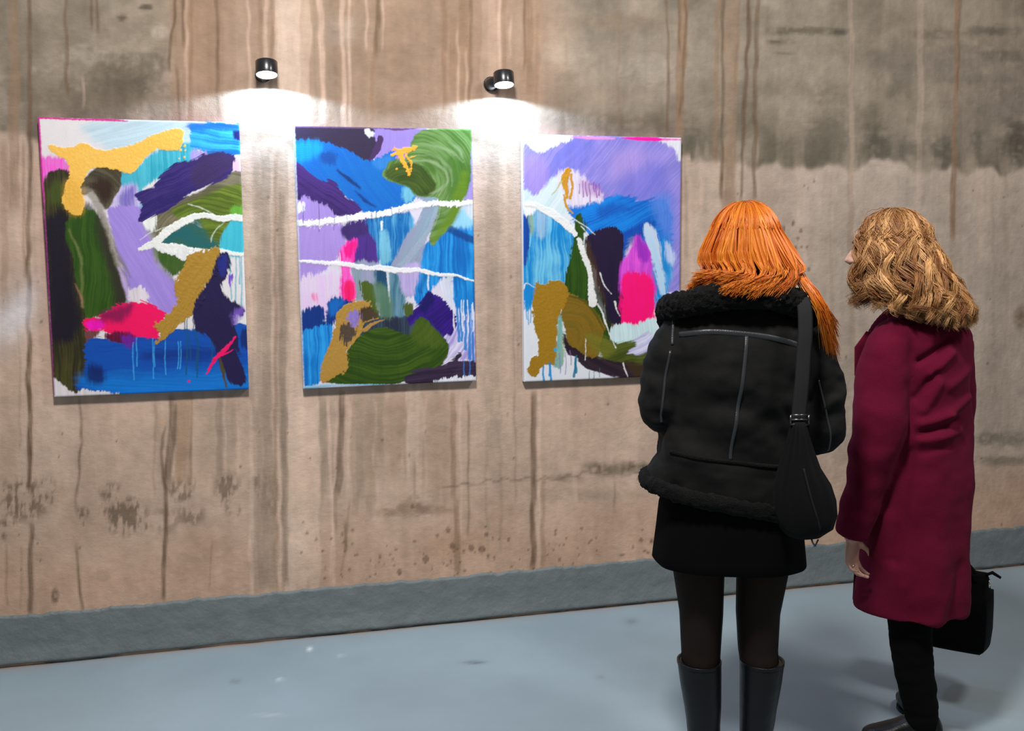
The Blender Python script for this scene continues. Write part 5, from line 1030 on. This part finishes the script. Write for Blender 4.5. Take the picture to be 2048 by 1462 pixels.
# coat: torso, skirt and sleeves grown into one cloth surface
mb = MB()
cr_ = [(.432, .166, .158), (.47, .166, .157), (.56, .166, .154), (.66, .168, .152), (.76, .170, .148), (.86, .168, .142), (.96, .162, .135), (1.06, .158, .130), (1.14, .162, .130), (1.21, .174, .128), (1.265, .176, .120), (1.305, .155, .105), (1.335, .115, .088), (1.365, .082, .074), (1.39, .07, .066)]
mb.ring_loft([ell_ring(bl(0, 0, z), a, b, 48, rot=TH, e=2.4) for z, a, b in cr_])
slL = ([SHL+np.array([.05, .03, .015]), SHL+np.array([-.010, -.004, -.02]), (-.134, -.104, 1.17), (-.143, -.114, 1.07), ELL+np.array([-.004, 0, 0]), (-.168, -.104, .86), (-.186, -.092, .76), WRL+np.array([-.001, 0, .018])], [.055, .068, .075, .076, .072, .063, .054, .047])
slR = ([SHR+np.array([-.05, -.03, .015]), SHR+np.array([.01, .004, -.02]), (.165, .105, 1.15), ELR, (.20, .16, .82), WRR+np.array([0, 0, .02])], [.055, .064, .064, .060, .052, .046])
for pp, rr in (slL, slR):
    mb.tube(cr([np.array(q) for q in pp], 30), list(np.interp(np.linspace(0, 1, 30), np.linspace(0, 1, len(rr)), rr)), 24)
km = remesh(mb.mesh('coat'), .0065, 6, .5)
def cfold(c, n_):
    x, y, z = c.T
    f = fold_noise(c, 6, 6, 7, 13)*.026
    body = sstep(-.075, -.03, x)                                           # torso seen beside the sleeve
    md = fbm3(x*5, y*5, z*5, 17, 2)
    f += body*.006*np.sin(np.arctan2(y, x-.02)*7+3*fold_noise(c, 3, 3, 2, 15))*sstep(.85, .55, z)
    f += (1-body)*.007*(md-.3)*np.sin(z*40+x*40+16*fold_noise(c, 4, 4, 5, 16))*sstep(.70, .80, z)
    bk = sstep(.15, -.35, n_[:, 1])                                        # cloth of the back: folds running from the armpit
    for x0, z0, x1, z1, w_, am in [(-.045, 1.215, .060, 1.278, .012, -.016), (-.012, 1.18, .058, 1.235, .014, .012), (-.025, 1.075, .014, 1.150, .015, .011), (-.05, 1.11, .0, 1.18, .012, -.010), (-.034, 1.035, .05, 1.058, .014, .012), (.05, 1.058, .135, 1.10, .014, .011), (-.034, 1.008, .09, 1.036, .010, -.010), (-.034, .985, .10, 1.004, .013, .010), (-.03, .952, .06, .965, .011, -.007), (.05, 1.14, .15, 1.19, .016, .008), (.035, .437, .082, .57, .020, .005), (.07, .47, .115, .60, .020, -.004), (-.06, .95, -.09, .62, .016, -.012)]:
        ex_, ez_ = x1-x0, z1-z0; t_ = np.clip(((x-x0)*ex_+(z-z0)*ez_)/(ex_*ex_+ez_*ez_), 0, 1)
        dd = np.hypot(x-x0-ex_*t_, z-z0-ez_*t_); f += bk*am*np.exp(-(dd/w_)**2)
    return f
displace(km, cfold)
K = obj('coat', km, M_coat, B_)
mb = MB()                                                                    # turned-down collar and lapel
cp2 = [bl(-.075, .125, 1.20), bl(-.09, .10, 1.28), bl(-.088, .02, 1.355), bl(-.05, -.062, 1.375), bl(.02, -.075, 1.378), bl(.075, -.03, 1.365), bl(.092, .05, 1.33), bl(.085, .11, 1.25)]
mb.tube(cr(cp2, 44), [(.030, .010)]*44, 16, up=(0, 0, 1)); obj('collar', remesh(mb.mesh('collar'), .005, 3), M_coat, K)
lp = MB(); lp.tube([bl(-.10, .112, 1.285), bl(-.118, .122, 1.24), bl(-.10, .135, 1.16), bl(-.06, .145, 1.05)], [(.014, .006), (.030, .006), (.026, .006), (.010, .005)], 14, up=bl(1, -.4, 0)-bl(0, 0, 0)); obj('lapel', lp.mesh('lapel'), M_coat, K)
fe = MB(); fe.tube([bl(-.03, .142, 1.02), bl(-.03, .150, .80), bl(-.03, .156, .60), bl(-.03, .160, .435)], [(.068, .006)]*4, 16, up=bl(1, .25, 0)-bl(0, 0, 0)); obj('front_edge', fe.mesh('front_edge'), M_coat, K)
for z in (1.0, .88): 
    bt = MB(); c0 = bl(-.02, .160, z); d0 = bl(0, .006, 0)-bl(0, 0, 0); bt.tube([c0-d0, c0+d0], [.013, .012], 18); obj('button', bt.mesh('button', False), M_lampblk, K)

# curly blonde hair
HB_ = np.array([-.076, .02, 1.557])
N = 7200; Kp = 34
fwd = np.array([-math.sin(R(66)), math.cos(R(66))]); rgt = np.array([fwd[1], -fwd[0]])
def hsc(ph, th, t):
    r = .079+.020*t, .100+.018*t, .090+.030*t
    a = np.sin(th)*np.sin(ph)*r[0]; b = -np.sin(th)*np.cos(ph)*r[1]
    return np.stack([HB_[0]+rgt[0]*a+fwd[0]*b, HB_[1]+rgt[1]*a+fwd[1]*b, HB_[2]+np.cos(th)*r[2]], -1)
cphi = rng.uniform(R(-142), R(142), N); cphi[:4400] = rng.uniform(R(-142), R(60), 4400)    # 0 = back of the head, + towards its right
band = rng.integers(0, 4, N); clay = np.clip((band+rng.uniform(.1, .9, N))/4, 0, 1)**.6
cst = R(6.6); cid = np.round(cphi/cst+band*.37+.25*np.sin(band*2.1)); cc_ = (cid-band*.37)*cst       # locks, staggered from layer to layer
cn = lambda sd: noise2(cid*7.31+band*3.7, cid*0+sd*5.3, sd)
cth0 = rng.uniform(R(5), R(80), N)
mixp = lambda w: cphi+(cc_-cphi)*w
ctl = [hsc(mixp(.55*f), cth0+(R(86)-cth0)*f, clay*(.5+.5*f)) for f in (0, .35, .7, 1)]
def wdir(p_): return np.stack([rgt[0]*np.sin(p_)-fwd[0]*np.cos(p_), rgt[1]*np.sin(p_)-fwd[1]*np.cos(p_)], -1)
drop = np.clip(cn(2)*1.3-.15+rng.normal(0, .08, N), 0, 1)
front = np.clip(-np.cos(cphi)*1.25, 0, 1)[:, None]; lay_ = clay[:, None]
bx_ = np.array([.030, -.012])                                               # the mass slides back over the collar
w1, w2, w3 = wdir(mixp(.6)), wdir(mixp(.66)), wdir(mixp(.70))
q1 = HB_[:2]+w1*(.110+.024*lay_-.012*front)+bx_*.35*(1-front)
q2 = HB_[:2]+w2*(.110+.056*lay_-.030*front*(.4+lay_))+bx_*1.5*(1-front)
q3 = HB_[:2]+w3*(.116+.058*lay_-.036*front*(.4+lay_))+bx_*2.1*(1-front)
tip = 1.392+.03*(drop-.5)*2-.105*(1-front[:, 0])*np.clip(.45+.55*w3[:, 0]+.35*(w3[:, 1] < 0), 0, 1)*(.35+.65*drop)
tip = np.where(cn(4) < .3, tip+.055*cn(6), tip)+rng.normal(0, .005, N)
ctl += [np.concatenate([q1, np.full((N, 1), 1.50)], 1), np.concatenate([q2, (1.46*.45+tip*.55)[:, None]], 1), np.concatenate([q3, tip[:, None]], 1)]
guide = batch_cr(np.stack(ctl, 1), Kp)
T_ = np.gradient(guide, axis=1); T_ /= np.linalg.norm(T_, axis=2, keepdims=True)
out_ = np.repeat(np.concatenate([w2, np.zeros((N, 1))], 1)[:, None, :], Kp, 1)
e_b = out_-T_*(out_*T_).sum(2, keepdims=True); e_b /= np.linalg.norm(e_b, axis=2, keepdims=True)+1e-9; e_r = np.cross(T_, e_b)
s_ = np.linspace(0, 1, Kp)[None, :]
cf = (3.5+.7*cn(11))[:, None]; cph = (11*noise2(cc_*2.6, band*.45, 13)+1.3*cn(13)+rng.normal(0, .2, N))[:, None]; hand_ = np.where(cn(15) > .5, 1, -1)[:, None]
amp = (.0032+.0118*sstep(.12, .8, s_))*(.65+.75*cn(17))[:, None]*rng.uniform(.85, 1.15, (N, 1))
an = 2*math.pi*cf*s_**1.2+cph; ringl = sstep(.40, .85, s_)
paths = guide+e_r*(amp*np.cos(an))[..., None]+e_b*(hand_*amp*(.25+.75*ringl)*np.sin(an))[..., None]+rng.normal(0, .0017, (N, 1, 3))+np.cumsum(rng.normal(0, .0005, (N, Kp, 3)), 1)
fly = rng.uniform(0, 1, N) < .03; paths[fly] += (np.cumsum(rng.normal(0, .0020, (fly.sum(), Kp, 3)), 1))
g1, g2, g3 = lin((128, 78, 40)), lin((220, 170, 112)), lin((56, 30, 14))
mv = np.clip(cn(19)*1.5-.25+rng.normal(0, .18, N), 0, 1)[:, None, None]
deep = np.clip(.95-clay, 0, 1)[:, None, None]*.8  # inner layers darkened: shade between the locks put into the strand colour
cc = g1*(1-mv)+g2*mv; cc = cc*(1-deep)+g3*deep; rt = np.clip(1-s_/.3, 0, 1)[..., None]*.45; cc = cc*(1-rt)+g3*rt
ex = MB(); nr = []
for thd in (2, 25, 50, 75, 92): nr.append([np.array(hsc(np.array(p_), np.array(R(thd)), np.array(-.05))) for p_ in np.linspace(0, 2*math.pi, 33)[:-1]])
def skirt_pt(p_, r, z, sh):
    f = max(-math.cos(p_), 0); w_ = np.array([rgt[0]*math.sin(p_)-fwd[0]*math.cos(p_), rgt[1]*math.sin(p_)-fwd[1]*math.cos(p_)]); rr = r*(1-.45*f**1.5)
    return np.array([HB_[0]+w_[0]*rr+.03*sh*(1-f), HB_[1]+w_[1]*rr-.012*sh*(1-f), z+.05*f*(sh > 0)])
nr.append([skirt_pt(p_, .108, 1.49, .3) for p_ in np.linspace(0, 2*math.pi, 33)[:-1]]); nr.append([skirt_pt(p_, .128, 1.425, 1.1) for p_ in np.linspace(0, 2*math.pi, 33)[:-1]]); nr.append([skirt_pt(p_, .125, 1.375, 1.6) for p_ in np.linspace(0, 2*math.pi, 33)[:-1]])
# open at the face: leave out the quads in front
n0 = 32; fq = []; vv = [p_ for r_ in nr for p_ in r_]
for k in range(len(nr)-1):
    for i in range(n0):
        fr_ = -math.cos(2*math.pi*(i+.5)/n0)
        if k >= 2 and fr_ > .72: continue
        fq.append((k*n0+i, (k+1)*n0+i, (k+1)*n0+(i+1) % n0, k*n0+(i+1) % n0))
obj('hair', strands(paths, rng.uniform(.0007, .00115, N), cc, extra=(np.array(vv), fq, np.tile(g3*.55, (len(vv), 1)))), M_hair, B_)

# black handbag held beside the coat
hb = empty('handbag', B_.location, -YAW)
tag(hb, 'black tote handbag with silver ring held beside burgundy coat', 'bag')
lx = np.array([-.83, .555, 0]); sx_ = np.array([.555, .83, 0]); cb = np.array([.332, .165, .198])
def tote(a, b, z): return cb+lx*a+sx_*b+np.array([0, 0, z])
def tring(z, a0, a1, b0, b1, n=10):
    o = []
    for (p0, p1) in (((a0, b0), (a1, b0)), ((a1, b0), (a1, b1)), ((a1, b1), (a0, b1)), ((a0, b1), (a0, b0))):
        for i in range(n):
            t = i/n; bulge = .008*math.sin(math.pi*t)*(1 if z < .24 else .3); q = tote(p0[0]+(p1[0]-p0[0])*t, p0[1]+(p1[1]-p0[1])*t, z)
            e = np.array([p1[0]-p0[0], p1[1]-p0[1]]); e /= np.linalg.norm(e)+1e-9; q = q+(lx*e[1]-sx_*e[0])*bulge; o.append(q)
    return o
mb = MB(); mb.ring_loft([tring(0, .012, .27, .012, .150), tring(.014, .0, .285, .0, .168), tring(.06, -.004, .290, -.002, .170), tring(.14, -.004, .288, 0, .166), tring(.185, -.002, .285, .004, .164), tring(.192, .004, .282, .010, .138), tring(.235, .006, .272, .020, .108), tring(.262, .010, .265, .036, .090)])
tb = obj('bag_body', mb.mesh('bag_body', True), M_tote, hb)
mb = MB(); mb.tube([tote(.01, .062, .262), tote(-.008, .064, .272), tote(-.034, .066, .258)], [(.016, .004), (.016, .004), (.010, .003)], 10, up=sx_); obj('zip_tab', mb.mesh('zip_tab'), M_tote, tb)
rc = tote(-.004, .050, .240); mb = MB(); mb.tube([rc+sx_*.013*math.cos(t)+np.array([-.004, -.006, 0])+np.array([0, 0, .013*math.sin(t)]) for t in np.linspace(0, 2*math.pi, 25)], [.0018]*25, 8); obj('silver_ring', mb.mesh('silver_ring'), M_silver, hb)
gp = WRR+np.array([-.012, -.004, -.085])
for b_ in (.036, .090):
    mb = MB(); mb.tube(cr([tote(.030, b_, .235), (tote(.030, b_, .235)*.5+(gp+np.array([.03, -.01, -.01]))*.5), gp+np.array([.03, -.008, -.012]), gp+np.array([.012, .0, .006]), gp+np.array([-.03, .012, .004]), gp+np.array([-.06, .05, -.06]), tote(.22, b_*.8+.01, .30), tote(.225, b_, .235)], 60), [(.013, .003)]*60, 10, up=sx_); obj('handle', mb.mesh('handle'), M_tote, hb)
